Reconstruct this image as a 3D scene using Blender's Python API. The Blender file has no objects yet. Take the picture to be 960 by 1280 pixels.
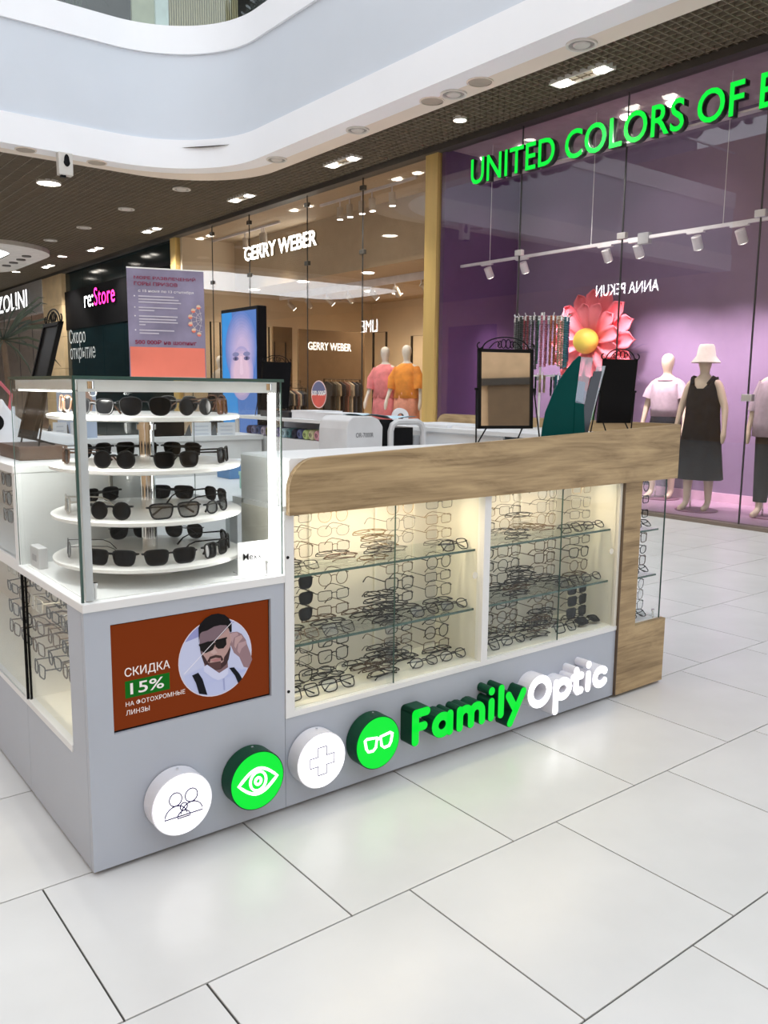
import bpy, bmesh, math, random
from mathutils import Vector, Matrix, Euler
random.seed(7)
S = bpy.context.scene
COL = S.collection
# ------------------------------------------------------------------ camera (fitted to the 0.6 m floor tiles)
CAM = Vector((-0.694, -2.171, 1.344)); FPX = 1044.8
PITCH, ROLL, YAW = 0.145619, 0.010559, 0.663140
FW = Vector((math.sin(YAW)*math.cos(PITCH), math.cos(YAW)*math.cos(PITCH), -math.sin(PITCH)))
R0 = Vector((math.cos(YAW), -math.sin(YAW), 0)); U0 = R0.cross(FW)
RT = R0*math.cos(ROLL) + U0*math.sin(ROLL); UP = U0*math.cos(ROLL) - R0*math.sin(ROLL)
cd = bpy.data.cameras.new('camera'); cam = bpy.data.objects.new('camera', cd); COL.objects.link(cam)
cd.sensor_fit = 'VERTICAL'; cd.sensor_height = 24.0; cd.lens = FPX/1280*24.0; cd.clip_start = 0.02; cd.clip_end = 200
M = Matrix((RT, UP, -FW)).transposed().to_4x4(); M.translation = CAM
cam.matrix_world = M; S.camera = cam
def ray(px, py): return FW + RT*((px-480)/FPX) - UP*((py-640)/FPX)
def pX(px, py, x): d = ray(px, py); return CAM + d*((x-CAM.x)/d.x)
def pY(px, py, y): d = ray(px, py); return CAM + d*((y-CAM.y)/d.y)
def pZ(px, py, z=0.0): d = ray(px, py); return CAM + d*((z-CAM.z)/d.z)
# ------------------------------------------------------------------ world, light, exposure
w = bpy.data.worlds.new('world'); S.world = w; w.use_nodes = True
wb = w.node_tree.nodes['Background']; wb.inputs[0].default_value = (0.90, 0.95, 1.0, 1); wb.inputs[1].default_value = 1.14
vs = S.view_settings; vs.view_transform = 'Standard'; vs.look = 'None'; vs.gamma = 1.0; vs.use_curve_mapping = False
vs.exposure = 0.62
def area(name, loc, rot, sx, sy, power, color=(1,1,1), spread=math.pi):
    l = bpy.data.lights.new(name, 'AREA'); l.shape = 'RECTANGLE'; l.size = sx; l.size_y = sy; l.energy = power; l.color = color; l.spread = spread
    o = bpy.data.objects.new(name, l); o.location = loc; o.rotation_euler = rot; COL.objects.link(o); return o
def spot(name, loc, target, power, angle=60, color=(1,1,1), blend=.6, r=.05):
    l = bpy.data.lights.new(name, 'SPOT'); l.energy = power; l.spot_size = math.radians(angle); l.spot_blend = blend; l.color = color; l.shadow_soft_size = r
    o = bpy.data.objects.new(name, l); o.location = loc
    o.rotation_euler = (Vector(target)-Vector(loc)).to_track_quat('-Z', 'Y').to_euler(); COL.objects.link(o); return o
WARM = (1.0, .86, .68)
# every lamp's light is made with that lamp, further down
# ------------------------------------------------------------------ materials
MT = {}
def mat(name, c, rough=.5, metal=0.0, emit=0.0, ec=None, var=.04, scale=6.0, spec=.5, alpha=None, stretch=None, bump=0.0, coat=0.0):
    if name in MT: return MT[name]
    m = bpy.data.materials.new(name); m.use_nodes = True; nt = m.node_tree; b = nt.nodes['Principled BSDF']
    b.inputs['Roughness'].default_value = rough; b.inputs['Metallic'].default_value = metal
    b.inputs['Specular IOR Level'].default_value = spec; b.inputs['Coat Weight'].default_value = coat
    tc = nt.nodes.new('ShaderNodeTexCoord'); mp = nt.nodes.new('ShaderNodeMapping'); nz = nt.nodes.new('ShaderNodeTexNoise')
    mp.inputs['Scale'].default_value = stretch or (1,1,1); nz.inputs['Scale'].default_value = scale; nz.inputs['Detail'].default_value = 4
    nt.links.new(tc.outputs['Object'], mp.inputs[0]); nt.links.new(mp.outputs[0], nz.inputs['Vector'])
    rp = nt.nodes.new('ShaderNodeValToRGB')
    lo = [max(0, x*(1-var*2)) for x in c[:3]]; hi = [min(1, x*(1+var*2)) for x in c[:3]]
    rp.color_ramp.elements[0].color = (*lo, 1); rp.color_ramp.elements[1].color = (*hi, 1)
    rp.color_ramp.elements[0].position = .3; rp.color_ramp.elements[1].position = .7
    nt.links.new(nz.outputs['Fac'], rp.inputs[0]); nt.links.new(rp.outputs[0], b.inputs['Base Color'])
    if bump:
        bp = nt.nodes.new('ShaderNodeBump'); bp.inputs['Strength'].default_value = bump; bp.inputs['Distance'].default_value = .01
        nt.links.new(nz.outputs['Fac'], bp.inputs['Height']); nt.links.new(bp.outputs[0], b.inputs['Normal'])
    if emit:
        b.inputs['Emission Color'].default_value = (*(ec or c)[:3], 1); b.inputs['Emission Strength'].default_value = emit
    MT[name] = m; return m
def glassmat(name, tint=(1,1,1), refl=1.0, rough=0.0, base=.04, power=4.0):
    """thin clear sheet: transparent, with a mirror share that grows at grazing angles"""
    m = bpy.data.materials.new(name); m.use_nodes = True; nt = m.node_tree; nt.nodes.clear()
    out = nt.nodes.new('ShaderNodeOutputMaterial'); mx = nt.nodes.new('ShaderNodeMixShader'); tr = nt.nodes.new('ShaderNodeBsdfTransparent'); gl = nt.nodes.new('ShaderNodeBsdfGlossy')
    tr.inputs[0].default_value = (*tint, 1); gl.inputs[0].default_value = (1,1,1,1); gl.inputs['Roughness'].default_value = rough
    lw = nt.nodes.new('ShaderNodeLayerWeight'); lw.inputs[0].default_value = .5
    pw = nt.nodes.new('ShaderNodeMath'); pw.operation = 'POWER'; pw.inputs[1].default_value = power
    ml = nt.nodes.new('ShaderNodeMath'); ml.operation = 'MULTIPLY_ADD'; ml.inputs[1].default_value = refl; ml.inputs[2].default_value = base; ml.use_clamp = True
    nt.links.new(lw.outputs['Facing'], pw.inputs[0]); nt.links.new(pw.outputs[0], ml.inputs[0]); nt.links.new(ml.outputs[0], mx.inputs[0])
    nt.links.new(tr.outputs[0], mx.inputs[1]); nt.links.new(gl.outputs[0], mx.inputs[2]); nt.links.new(mx.outputs[0], out.inputs[0])
    MT[name] = m; return m
def woodmat(name, c1, c2, c3, axis='X'):
    m = bpy.data.materials.new(name); m.use_nodes = True; nt = m.node_tree; b = nt.nodes['Principled BSDF']; b.inputs['Roughness'].default_value = .48
    tc = nt.nodes.new('ShaderNodeTexCoord'); mp = nt.nodes.new('ShaderNodeMapping'); sc = dict(X=(1.2,9,9), Y=(9,1.2,9), Z=(9,9,1.2))[axis]
    mp.inputs['Scale'].default_value = sc; nt.links.new(tc.outputs['Object'], mp.inputs[0])
    n1 = nt.nodes.new('ShaderNodeTexNoise'); n1.inputs['Scale'].default_value = 1.6; n1.inputs['Detail'].default_value = 8; n1.inputs['Roughness'].default_value = .62; n1.inputs['Distortion'].default_value = 1.3
    mp2 = nt.nodes.new('ShaderNodeMapping'); mp2.inputs['Scale'].default_value = [s*(6 if s > 5 else 1.5) for s in sc]; nt.links.new(tc.outputs['Object'], mp2.inputs[0])
    n2 = nt.nodes.new('ShaderNodeTexNoise'); n2.inputs['Scale'].default_value = 2.2; n2.inputs['Detail'].default_value = 3
    nt.links.new(mp.outputs[0], n1.inputs['Vector']); nt.links.new(mp2.outputs[0], n2.inputs['Vector'])
    ad = nt.nodes.new('ShaderNodeMath'); ad.operation = 'MULTIPLY_ADD'; ad.inputs[1].default_value = .35
    nt.links.new(n2.outputs['Fac'], ad.inputs[0]); nt.links.new(n1.outputs['Fac'], ad.inputs[2])
    rp = nt.nodes.new('ShaderNodeValToRGB'); e = rp.color_ramp.elements
    e[0].position = .48; e[0].color = (*c1,1); e[1].position = .86; e[1].color = (*c3,1); k = e.new(.66); k.color = (*c2,1)
    nt.links.new(ad.outputs[0], rp.inputs[0]); nt.links.new(rp.outputs[0], b.inputs['Base Color'])
    MT[name] = m; return m
GLASS = glassmat('case_glass', (.975,.985,.98), .30, 0, .012, 4.0)
SHOPG = glassmat('shop_glass', (.95,.955,.955), .5, 0, .045, 3.5)
SHELFG = glassmat('shelf_glass', (.92,.95,.935), .35, 0, .02, 3.5)
LENS = glassmat('clear_lens', (.93,.94,.94), .4, 0, .04, 3.0)
GREENEDGE = mat('glass_edge', (.05,.10,.085), .15)
GREY = mat('grey_laminate', (.46,.50,.575), .42, var=.012, scale=3)
WHITE = mat('white_laminate', (.82,.83,.84), .35, var=.01, scale=3)
OFFW = mat('offwhite_panel', (.80,.78,.70), .5, var=.015, scale=3)
ALU = mat('aluminium', (.72,.74,.76), .28, .9, var=.02)
CHROME = mat('chrome', (.85,.85,.85), .08, 1.0, var=.01)
BLACK = mat('black_plastic', (.006,.006,.007), .35, var=.1, spec=.12)
BLKM = mat('black_metal', (.006,.006,.006), .45, .0, var=.1, spec=.12)
WOOD = woodmat('oak_x', (.215,.14,.063), (.38,.265,.135), (.52,.375,.20), 'X')
WOODZ = WOOD
# ------------------------------------------------------------------ mesh helpers
class MB:
    def __init__(s): s.v = []; s.f = []; s.m = []; s.cur = 0
    def add(s, vs_, fs):
        o = len(s.v); s.v += [tuple(v) for v in vs_]; s.f += [tuple(i+o for i in f) for f in fs]; s.m += [s.cur]*len(fs); return s
    def box(s, x0, x1, y0, y1, z0, z1):
        x0,x1 = sorted((x0,x1)); y0,y1 = sorted((y0,y1)); z0,z1 = sorted((z0,z1))
        return s.add([(x0,y0,z0),(x1,y0,z0),(x1,y1,z0),(x0,y1,z0),(x0,y0,z1),(x1,y0,z1),(x1,y1,z1),(x0,y1,z1)],
                     [(0,3,2,1),(4,5,6,7),(0,1,5,4),(1,2,6,5),(2,3,7,6),(3,0,4,7)])
    def tube(s, pts, r, n=8, closed=False, flat=1.0, cap=True, ref=None):
        pts = [Vector(p) for p in pts]; N = len(pts); vs_ = []; fs = []
        rr = r if hasattr(r, '__len__') else [r]*N
        ref = Vector(ref) if ref else None; fix = ref is not None
        for i, p in enumerate(pts):
            if closed: t = pts[(i+1) % N]-pts[i-1]
            else: t = pts[min(i+1, N-1)]-pts[max(i-1, 0)]
            t.normalize()
            if ref is None:
                ref = Vector((0,0,1)) if abs(t.z) < .9 else Vector((0,1,0))
            a = t.cross(ref)
            if a.length < 1e-5: a = t.orthogonal()
            a.normalize(); b = a.cross(t); b.normalize(); ref = b if not (closed or fix) else ref
            for k in range(n):
                q = 2*math.pi*(k+.5)/n; vs_.append(p + a*(math.cos(q)*rr[i]*flat) + b*(math.sin(q)*rr[i]))
        for i in range(N if closed else N-1):
            j = (i+1) % N
            for k in range(n):
                l = (k+1) % n; fs.append((i*n+k, i*n+l, j*n+l, j*n+k))
        if not closed and cap: fs += [tuple(range(n))[::-1], tuple((N-1)*n+k for k in range(n))]
        return s.add(vs_, fs)
    def cyl(s, p0, p1, r, n=20): return s.tube([p0, p1], r, n)
    def prism(s, poly, fn, a, b):
        """poly: 2-D points; fn(u, v, w) -> 3-D; extruded from w=a to w=b"""
        n = len(poly); vs_ = [fn(u, v, a) for u, v in poly] + [fn(u, v, b) for u, v in poly]
        fs = [tuple(range(n)), tuple(range(2*n-1, n-1, -1))] + [(i, i+n, (i+1) % n + n, (i+1) % n) for i in range(n)]
        return s.add(vs_, fs)
    def lathe(s, prof, c=(0,0,0), n=24, sx=1.0, sy=1.0):
        c = Vector(c); vs_ = []; fs = []; k = len(prof)
        for i in range(n):
            a = 2*math.pi*i/n
            for r, z in prof: vs_.append((c.x+r*math.cos(a)*sx, c.y+r*math.sin(a)*sy, c.z+z))
        for i in range(n):
            j = (i+1) % n
            for q in range(k-1): fs.append((i*k+q, j*k+q, j*k+q+1, i*k+q+1))
        return s.add(vs_, fs)
    def ball(s, c, r, n=12, m=8, sc=(1,1,1)):
        prof = [(max(1e-4, math.sin(math.pi*i/m)), -math.cos(math.pi*i/m)) for i in range(m+1)]
        o = len(s.v); s.lathe(prof, (0,0,0), n)
        for i in range(o, len(s.v)):
            x, y, z = s.v[i]; s.v[i] = (c[0]+x*r*sc[0], c[1]+y*r*sc[1], c[2]+z*r*sc[2])
        return s
    def grid(s, fn, nu, nv):
        vs_ = [fn(i/nu, j/nv) for j in range(nv+1) for i in range(nu+1)]
        return s.add(vs_, [(j*(nu+1)+i, j*(nu+1)+i+1, (j+1)*(nu+1)+i+1, (j+1)*(nu+1)+i) for j in range(nv) for i in range(nu)])
    def mesh(s, name, smooth=False, off=None):
        me = bpy.data.meshes.new(name)
        vv = s.v if off is None else [(x-off[0], y-off[1], z-off[2]) for x, y, z in s.v]
        me.from_pydata(vv, [], s.f)
        bm = bmesh.new(); bm.from_mesh(me); bmesh.ops.recalc_face_normals(bm, faces=bm.faces); bm.to_mesh(me); bm.free()
        if smooth:
            for p in me.polygons: p.use_smooth = True
            try: me.set_sharp_from_angle(angle=math.radians(38))
            except Exception: pass
        return me
    def build(s, name, mt, parent=None, smooth=False, bevel=0.0, local=False):
        """vertices are given in world space unless local=True (then in the parent's own space)"""
        off = None
        if not local:
            if parent is not None: off = worldloc(parent)
            else:
                xs, ys, zs = zip(*s.v); off = ((min(xs)+max(xs))/2, (min(ys)+max(ys))/2, min(zs))
        me = s.mesh(name, smooth, off)
        for q in (mt if isinstance(mt, (list, tuple)) else [mt]): me.materials.append(q)
        if isinstance(mt, (list, tuple)):
            for p, k in zip(me.polygons, s.m): p.material_index = k
        o = bpy.data.objects.new(name, me); COL.objects.link(o)
        if parent is not None: o.parent = parent
        elif not local: o.location = off
        if bevel:
            bv = o.modifiers.new('bevel', 'BEVEL'); bv.width = bevel; bv.segments = 2; bv.limit_method = 'ANGLE'
        return o
def worldloc(o):
    l = Vector(o.location); p = o.parent
    while p is not None: l = l + Vector(p.location); p = p.parent
    return l
def tag(o, label=None, cat=None, group=None, kind=None):
    if label: o['label'] = label
    if cat: o['category'] = cat
    if group: o['group'] = group
    if kind: o['kind'] = kind
    return o
def thing(name, label, cat, loc=(0,0,0), rz=0.0, group=None, rot=None):
    o = bpy.data.objects.new(name, None); o.empty_display_size = .05; COL.objects.link(o)
    o.location = loc; o.rotation_euler = rot or (0,0,rz); return tag(o, label, cat, group)
def struct(name, loc=(0,0,0)):
    o = bpy.data.objects.new(name, None); o.empty_display_size = .1; COL.objects.link(o); o.location = loc; o['kind'] = 'structure'; return o
def copy_tree(o, parent=None):
    c = o.copy(); COL.objects.link(c); c.parent = parent
    for ch in KIDS.get(o.name, []): copy_tree(ch, c)
    return c
KIDS = {}
def reg(root):
    """remember a prototype's children (object.children is slow to search)"""
    def walk(o):
        KIDS[o.name] = list(o.children)
        for ch in o.children: walk(ch)
    bpy.context.view_layer.update(); walk(root); return root
# text ------------------------------------------------------------
def textmesh(body, depth=0.0, offset=0.0, res=4, bevel=0.0, bres=2):
    cu = bpy.data.curves.new('t', 'FONT'); cu.body = body; cu.size = 1.0; cu.extrude = depth; cu.offset = offset; cu.resolution_u = res
    cu.bevel_depth = bevel; cu.bevel_resolution = bres; cu.fill_mode = 'BOTH'
    o = bpy.data.objects.new('t', cu); COL.objects.link(o); dg = bpy.context.evaluated_depsgraph_get()
    me = bpy.data.meshes.new_from_object(o.evaluated_get(dg)); bpy.data.objects.remove(o); bpy.data.curves.remove(cu); return me
def bounds(me):
    xs = [v.co.x for v in me.vertices]; ys = [v.co.y for v in me.vertices]; return min(xs), max(xs), min(ys), max(ys)
AXF = {'-Y': (Vector((1,0,0)), Vector((0,0,1)), Vector((0,-1,0))), '-X': (Vector((0,-1,0)), Vector((0,0,1)), Vector((-1,0,0))),
       '+X': (Vector((0,1,0)), Vector((0,0,1)), Vector((1,0,0)))}
def place(me, fn):
    for v in me.vertices: v.co = fn(v.co)
def text(name, body, mt, parent, face, origin, width=None, height=None, depth=.0008, offset=0.0, frame=None, shear=0.0):
    """flat lettering; origin = world lower-left corner of its bounding box; width/height of the box in metres"""
    me = textmesh(body, 0, offset); x0, x1, y0, y1 = bounds(me)
    if height is None: sx = sy = width/(x1-x0)
    elif width is None: sx = sy = height/(y1-y0)
    else: sx = width/(x1-x0); sy = height/(y1-y0)
    a, b, n = frame or AXF[face]; o = Vector(origin); off = worldloc(parent) if parent is not None else Vector((0,0,0))
    if frame: off = Vector((0,0,0))
    place(me, lambda c: o - off + a*((c.x-x0)*sx + shear*(c.y-y0)*sy) + b*((c.y-y0)*sy) + n*depth)
    me.materials.clear(); me.materials.append(mt)
    ob = bpy.data.objects.new(name, me); COL.objects.link(ob)
    if parent is not None: ob.parent = parent
    return ob
ADV = {}
def adv(ch, off):
    if (ch, off) not in ADV:
        if ch == ' ': ADV[(ch, off)] = .28
        else:
            a = textmesh(ch, 0, 0); b = textmesh(ch+ch, 0, 0); A = bounds(a); B = bounds(b)
            ADV[(ch, off)] = (B[1]-B[0])-(A[1]-A[0]); bpy.data.meshes.remove(a); bpy.data.meshes.remove(b)
    return ADV[(ch, off)]
def sign_letters(body, parent, face, origin, width, height, thick, sidemat, facemat, offset=0.0, base_off=0.0, gap=0.0, nfit=None, shear=0.0, facelift=.001, rim=None, xs=None):
    """raised letters, each one a part with its lit face as a sub-part"""
    pen = 0; items = []
    for ch in body:
        if ch != ' ':
            me = textmesh(ch, 0, offset); items.append((ch, pen, me))
        pen += adv(ch, 0)+gap
    X0 = min(p+bounds(m)[0] for _, p, m in items); X1 = max(p+bounds(m)[1] for _, p, m in items[:nfit])
    caps = [m for c, _, m in items if c.isupper()] or [m for _, _, m in items]
    ys = bounds(caps[0]); Y0, Y1 = ys[2], ys[3]
    sx = width/(X1-X0); sy = height/(Y1-Y0); a, b, n = AXF[face]; o = Vector(origin); off = worldloc(parent)
    for i, (ch, p, me) in enumerate(items):
        fm = facemat[i] if isinstance(facemat, list) else facemat; sm = sidemat[i] if isinstance(sidemat, list) else sidemat
        bm = bmesh.new(); bm.from_mesh(me)
        bmesh.ops.remove_doubles(bm, verts=bm.verts, dist=1e-5)
        flat = me.copy()
        res = bmesh.ops.extrude_face_region(bm, geom=bm.faces[:])
        for v in res['geom']:
            if isinstance(v, bmesh.types.BMVert): v.co.z += 1.0
        bmesh.ops.recalc_face_normals(bm, faces=bm.faces)
        m2 = bpy.data.meshes.new('letter'); bm.to_mesh(m2); bm.free()
        f = lambda c, d: o - off + a*((c.x+p-X0)*sx + shear*(c.y-Y0)*sy) + b*((c.y-Y0)*sy) + n*d
        place(m2, lambda c: f(c, base_off + c.z*thick)); place(flat, lambda c: f(c, base_off+thick+facelift))
        m2.materials.clear(); m2.materials.append(sm); flat.materials.clear(); flat.materials.append(fm)
        lo = bpy.data.objects.new('letter', m2); COL.objects.link(lo); lo.parent = parent
        fo = bpy.data.objects.new('letter_face', flat); COL.objects.link(fo); fo.parent = lo
        bpy.data.meshes.remove(me)
# ================================================================== THE SETTING
ZC = 4.62; XS = 7.27
TILE = mat('floor_tile', (.69,.69,.685), .26, var=.03, scale=2.2, spec=.45)
# --- floor: base with grout, single tiles, the rest joined
floor = MB().box(-10, 7.22, -9.3, 36, -.3, -.004).build('floor', mat('grout', (.05,.048,.045), .9)); floor['kind'] = 'structure'
tm = MB().box(0, .595, 0, .592, -.02, 0).mesh('tile'); tm.materials.append(TILE)
cells = []
for r in range(-15, 58):
    y = .031 + r*.597; ox = .061 if r % 2 == 0 else -.13
    for c in range(-16, 13):
        x = ox + c*.6
        if x < -9.5: continue
        cells.append((x, y, min(.5965, 7.22-x)))
def infrm(x, y):
    d = Vector((x, y, 0))-CAM; z = d.dot(FW)
    if z < .5: return False
    u = 480+FPX*d.dot(RT)/z; v = 640-FPX*d.dot(UP)/z
    return -90 < u < 1050 and v < 1400 and not (0 < x < 2.3 and .1 < y < 3.2)
near = sorted([c for c in cells if infrm(c[0]+.3, c[1]+.3)], key=lambda c: (c[0]+.3-CAM.x)**2+(c[1]+.3-CAM.y)**2)[:290]
ns = set(near); rest = MB(); fo = worldloc(floor)
for c in cells:
    if c in ns and c[2] > .59:
        o = bpy.data.objects.new('tile', tm); COL.objects.link(o); o.parent = floor; o.location = Vector((c[0]+.0025, c[1]+.0025, 0))-fo
    elif c[2] > .02: rest.box(c[0]+.0025, c[0]+c[2], c[1]+.0025, c[1]+.5945, -.02, 0)
rest.build('tiles', TILE, floor)['kind'] = 'stuff'
# --- atrium edge: plan curves
def curve(x1, y1, cx, cy, r, n=26):
    pts = [(-10.0, y1)] + [(-10+(cx+10)*k/6, y1) for k in range(1, 6)]
    pts += [(cx + r*math.sin(math.pi/2*k/n), cy + r*math.cos(math.pi/2*k/n)) for k in range(n+1)]
    return pts + [(x1, y) for y in (6, 3, 0, -3, -9)]
P1 = curve(5.62, 10.5, 4.12, 9.0, 1.5); P2 = curve(6.19, 11.03, 4.6, 9.44, 1.59)
def offs(pts, d):
    out = []
    for i, p in enumerate(pts):
        a = Vector(pts[max(0, i-1)]); b = Vector(pts[min(len(pts)-1, i+1)]); t = (b-a).normalized(); out.append((p[0]-t.y*d, p[1]+t.x*d))
    return out
def ribbon(mb, A, B, z0, z1):
    n = len(A); V = [(x,y,z0) for x,y in A]+[(x,y,z0) for x,y in B]+[(x,y,z1) for x,y in A]+[(x,y,z1) for x,y in B]; F = []
    for i in range(n-1):
        F += [(i,i+1,n+i+1,n+i), (2*n+i,3*n+i,3*n+i+1,2*n+i+1), (i,2*n+i,2*n+i+1,i+1), (n+i,n+i+1,3*n+i+1,3*n+i)]
    F += [(0,n,3*n,2*n), (n-1,3*n-1,4*n-1,2*n-1)]
    return mb.add(V, F)
FASW = mat('fascia_white', (.93,.945,.98), .55, var=.01, scale=1)
FASG = mat('fascia_grey', (.66,.71,.78), .6, var=.01, scale=1)
SOFF = mat('soffit_paint', (.80,.72,.63), .6, var=.015, scale=1)
def st(mb, name, m, smooth=False):
    o = mb.build(name, m, None, smooth); o['kind'] = 'structure'; return o
st(ribbon(MB(), P1, offs(P1, .3), ZC, 5.03), 'trim_1', FASW, True)
st(ribbon(MB(), offs(P1, .04), offs(P1, .3), 5.03, 6.24), 'wall_atrium', FASG, True)
st(ribbon(MB(), P1, offs(P1, .3), 6.24, 6.63), 'trim_2', FASW, True)
st(ribbon(MB(), offs(P1, .3), P2, ZC, ZC+.05), 'trim_3', SOFF)
bal = struct('trim_4', (5.4, 10.3, 6.63))
G1 = offs(P1, .12); G2 = offs(P1, .135)
for k in range(5, len(G1)-1, 4):
    j = min(k+4, len(G1)-1)
    if k > 31: j = min(k+1, len(G1)-1)
    ribbon(MB(), G1[k:j+1], G2[k:j+1], 6.6, 7.65).build('glass_panel', glassmat('rail_glass', (.9,.96,.95), .5, 0, .06) if 'rail_glass' not in MT else MT['rail_glass'], bal)
ribbon(MB(), offs(P1, .10), offs(P1, .155), 7.65, 7.69).build('handrail', ALU, bal)
# --- grid ceiling: real lattice under a dark void
ceil = st(MB().box(-10, 7.3, -7, 36, 5.03, 5.1) if False else MB().box(5.95, 7.3, -7, 9.0, ZC+.3, ZC+.36).box(-10, 7.3, 11.0, 36, ZC+.3, ZC+.36).add(
    [(5.95,9,ZC+.3),(7.3,9,ZC+.3),(7.3,11,ZC+.3),(4.4,11,ZC+.3)], [(0,1,2,3)]), 'ceiling', mat('ceiling_void', (.05,.042,.032), .9))
P2s = sorted([p for p in P2], key=lambda p: p[0])
def p2y(x):
    if x >= 6.18: return -7.0
    if x <= 4.6: return 11.03
    return 9.44 + math.sqrt(max(0, 1.59**2-(x-4.6)**2))
def p2x(y):
    if y >= 11.03: return -10.0
    if y <= 9.44: return 6.19
    return 4.6 + math.sqrt(max(0, 1.59**2-(y-9.44)**2))
lat = MB(); g = .1; x = 7.2
while x > -6: lat.box(x-.005, x+.005, p2y(x), 34, ZC+.005, ZC+.05); x -= g if x > 4 else 2*g
y = -2.0
while y < 30: lat.box(p2x(y), 7.22, y-.005, y+.005, ZC+.005, ZC+.05); y += g
lat.build('lattice', mat('ceiling_lattice', (.22,.18,.13), .6), ceil)['kind'] = 'stuff'
# --- the store side: header channel, threshold
hd = MB().box(7.16, 7.34, -7, 34, 4.55, 4.63); st(hd, 'trim_5', mat('header_bronze', (.09,.08,.07), .45, .4))
st(MB().box(7.2, 7.34, -7, 34, -.02, .035), 'trim_6', mat('threshold', (.19,.15,.12), .5))
# opposite side of the mall (behind the camera's left shoulder, seen only as reflections)
st(MB().box(-6.7, -6.5, -9, 36, -.2, 8.0), 'wall_left', mat('far_side_wall', (.66,.42,.23), .7))  # unseen wall; nearness, height and warm tone shaped to tint the kiosk's side
st(MB().box(-6.5, 7.2, -9.2, -9, -.2, 5.6), 'wall_behind', mat('behind_wall', (.62,.42,.24), .7))  # unseen wall, put in as a warm backdrop for the table mirror
bd = struct('added_door', (1.5, -8.99, 0)); MB().box(1.9, 4.2, -9.0, -8.95, 0, 2.3).build('added_door_leaf', mat('added_door_brown', (.16,.10,.05), .5), bd); MB().box(1.8, 4.3, -9.0, -8.9, 2.3, 2.4).build('added_door_head', mat('added_door_frame', (.05,.04,.03), .5), bd)  # invented door out of view, gives the mirror a brown shape to reflect
st(MB().box(-10, 14, 36, 36.2, -.2, 6.6), 'wall_far', mat('far_end_wall', (.25,.2,.16), .7))
# ---------------------------------------------------------------- shop windows
CLIP = mat('clip_steel', (.10,.095,.085), .35, .7)
JOINT = mat('glass_joint', (.03,.03,.03), .4)
def shopfront(n, joints, clipz, clipm):
    win = struct('window_%d' % n, (XS, joints[0], .03))
    for a, b in zip(joints[:-1], joints[1:]):
        MB().box(XS-.006, XS+.006, min(a,b)+.003, max(a,b)-.003, .03, 4.58).build('pane', SHOPG, win)
    for j in joints[1:-1]:
        MB().box(XS-.008, XS+.008, j-.006, j+.006, .03, 4.58).build('joint', JOINT, win)
        for z in clipz:
            MB().box(XS-.03, XS+.03, j-.055, j+.055, z-.035, z+.035).build('glass_clip', clipm, win, bevel=.006)
    return win
shopfront(1, [6.85, 5.33, 3.79, 2.2, .65, -1.0, -3.0], (1.3, 3.05), mat('clip_satin', (.55,.53,.52), .35, .6))
shopfront(2, [15.4, 13.74, 12.21, 10.21, 8.63, 7.1], (3.45, 4.4), CLIP)
GOLD = mat('gold_cladding', (.60,.42,.15), .35, .2, var=.05, stretch=(1,1,.15))
for (a, b, lb) in ((6.85, 7.1, 'tall gold clad pillar strip between purple shop and cream clothes shop'), (15.4, 15.66, 'tall gold clad pillar strip beside the black hoarding')):
    c = thing('gold_pilaster', lb, 'pillar', (XS, a, 0), group=None)
    MB().box(XS-.05, XS+.3, a, b, .03, 4.6).build('cladding', GOLD, c); MB().box(XS-.06, XS+.3, a, b, .0, .12).build('plinth', CLIP, c)
# --- purple shop interior
PINK = mat('pink_wall', (.205,.145,.245), .7, var=.015); PURP = mat('purple_wall', (.115,.055,.15), .6, var=.03)
st(MB().box(8.75, 8.9, -4, 6.85, 0, 4.6), 'wall_pink', PINK)
st(MB().box(7.29, 8.9, 6.76, 6.842, 0, 4.6), 'wall_purple', PURP)
st(MB().box(7.29, 8.9, -4, 6.85, -.1, .03), 'floor_pink', mat('pink_floor', (.40,.25,.36), .4, var=.02))
st(MB().box(7.29, 8.9, -4, 6.85, 4.58, 4.7), 'ceiling_purple', mat('mauve_ceiling', (.42,.33,.36), .7))
st(MB().box(8.73, 8.75, -4, 6.8, .03, .14), 'baseboard_pink', mat('pink_skirting', (.66,.44,.58), .4))
# --- cream shop interior
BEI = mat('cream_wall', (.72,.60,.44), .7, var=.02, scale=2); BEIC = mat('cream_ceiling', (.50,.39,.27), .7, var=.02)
st(MB().box(12.5, 12.7, 7.1, 15.4, 0, 4.6), 'wall_cream_back', BEI)
st(MB().box(7.33, 12.5, 15.3, 15.39, 0, 4.6), 'wall_cream_side', BEI)
st(MB().box(7.33, 12.5, 7.115, 7.2, 0, 4.6), 'wall_cream_near', BEI)
st(MB().box(7.33, 12.5, 7.1, 15.4, -.1, .03), 'floor_cream', mat('cream_floor', (.40,.28,.18), .35, var=.06))
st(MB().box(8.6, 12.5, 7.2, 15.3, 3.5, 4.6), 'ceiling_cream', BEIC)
st(MB().box(7.33, 8.6, 7.2, 15.3, 4.56, 4.7), 'ceiling_window', BEIC)
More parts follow.
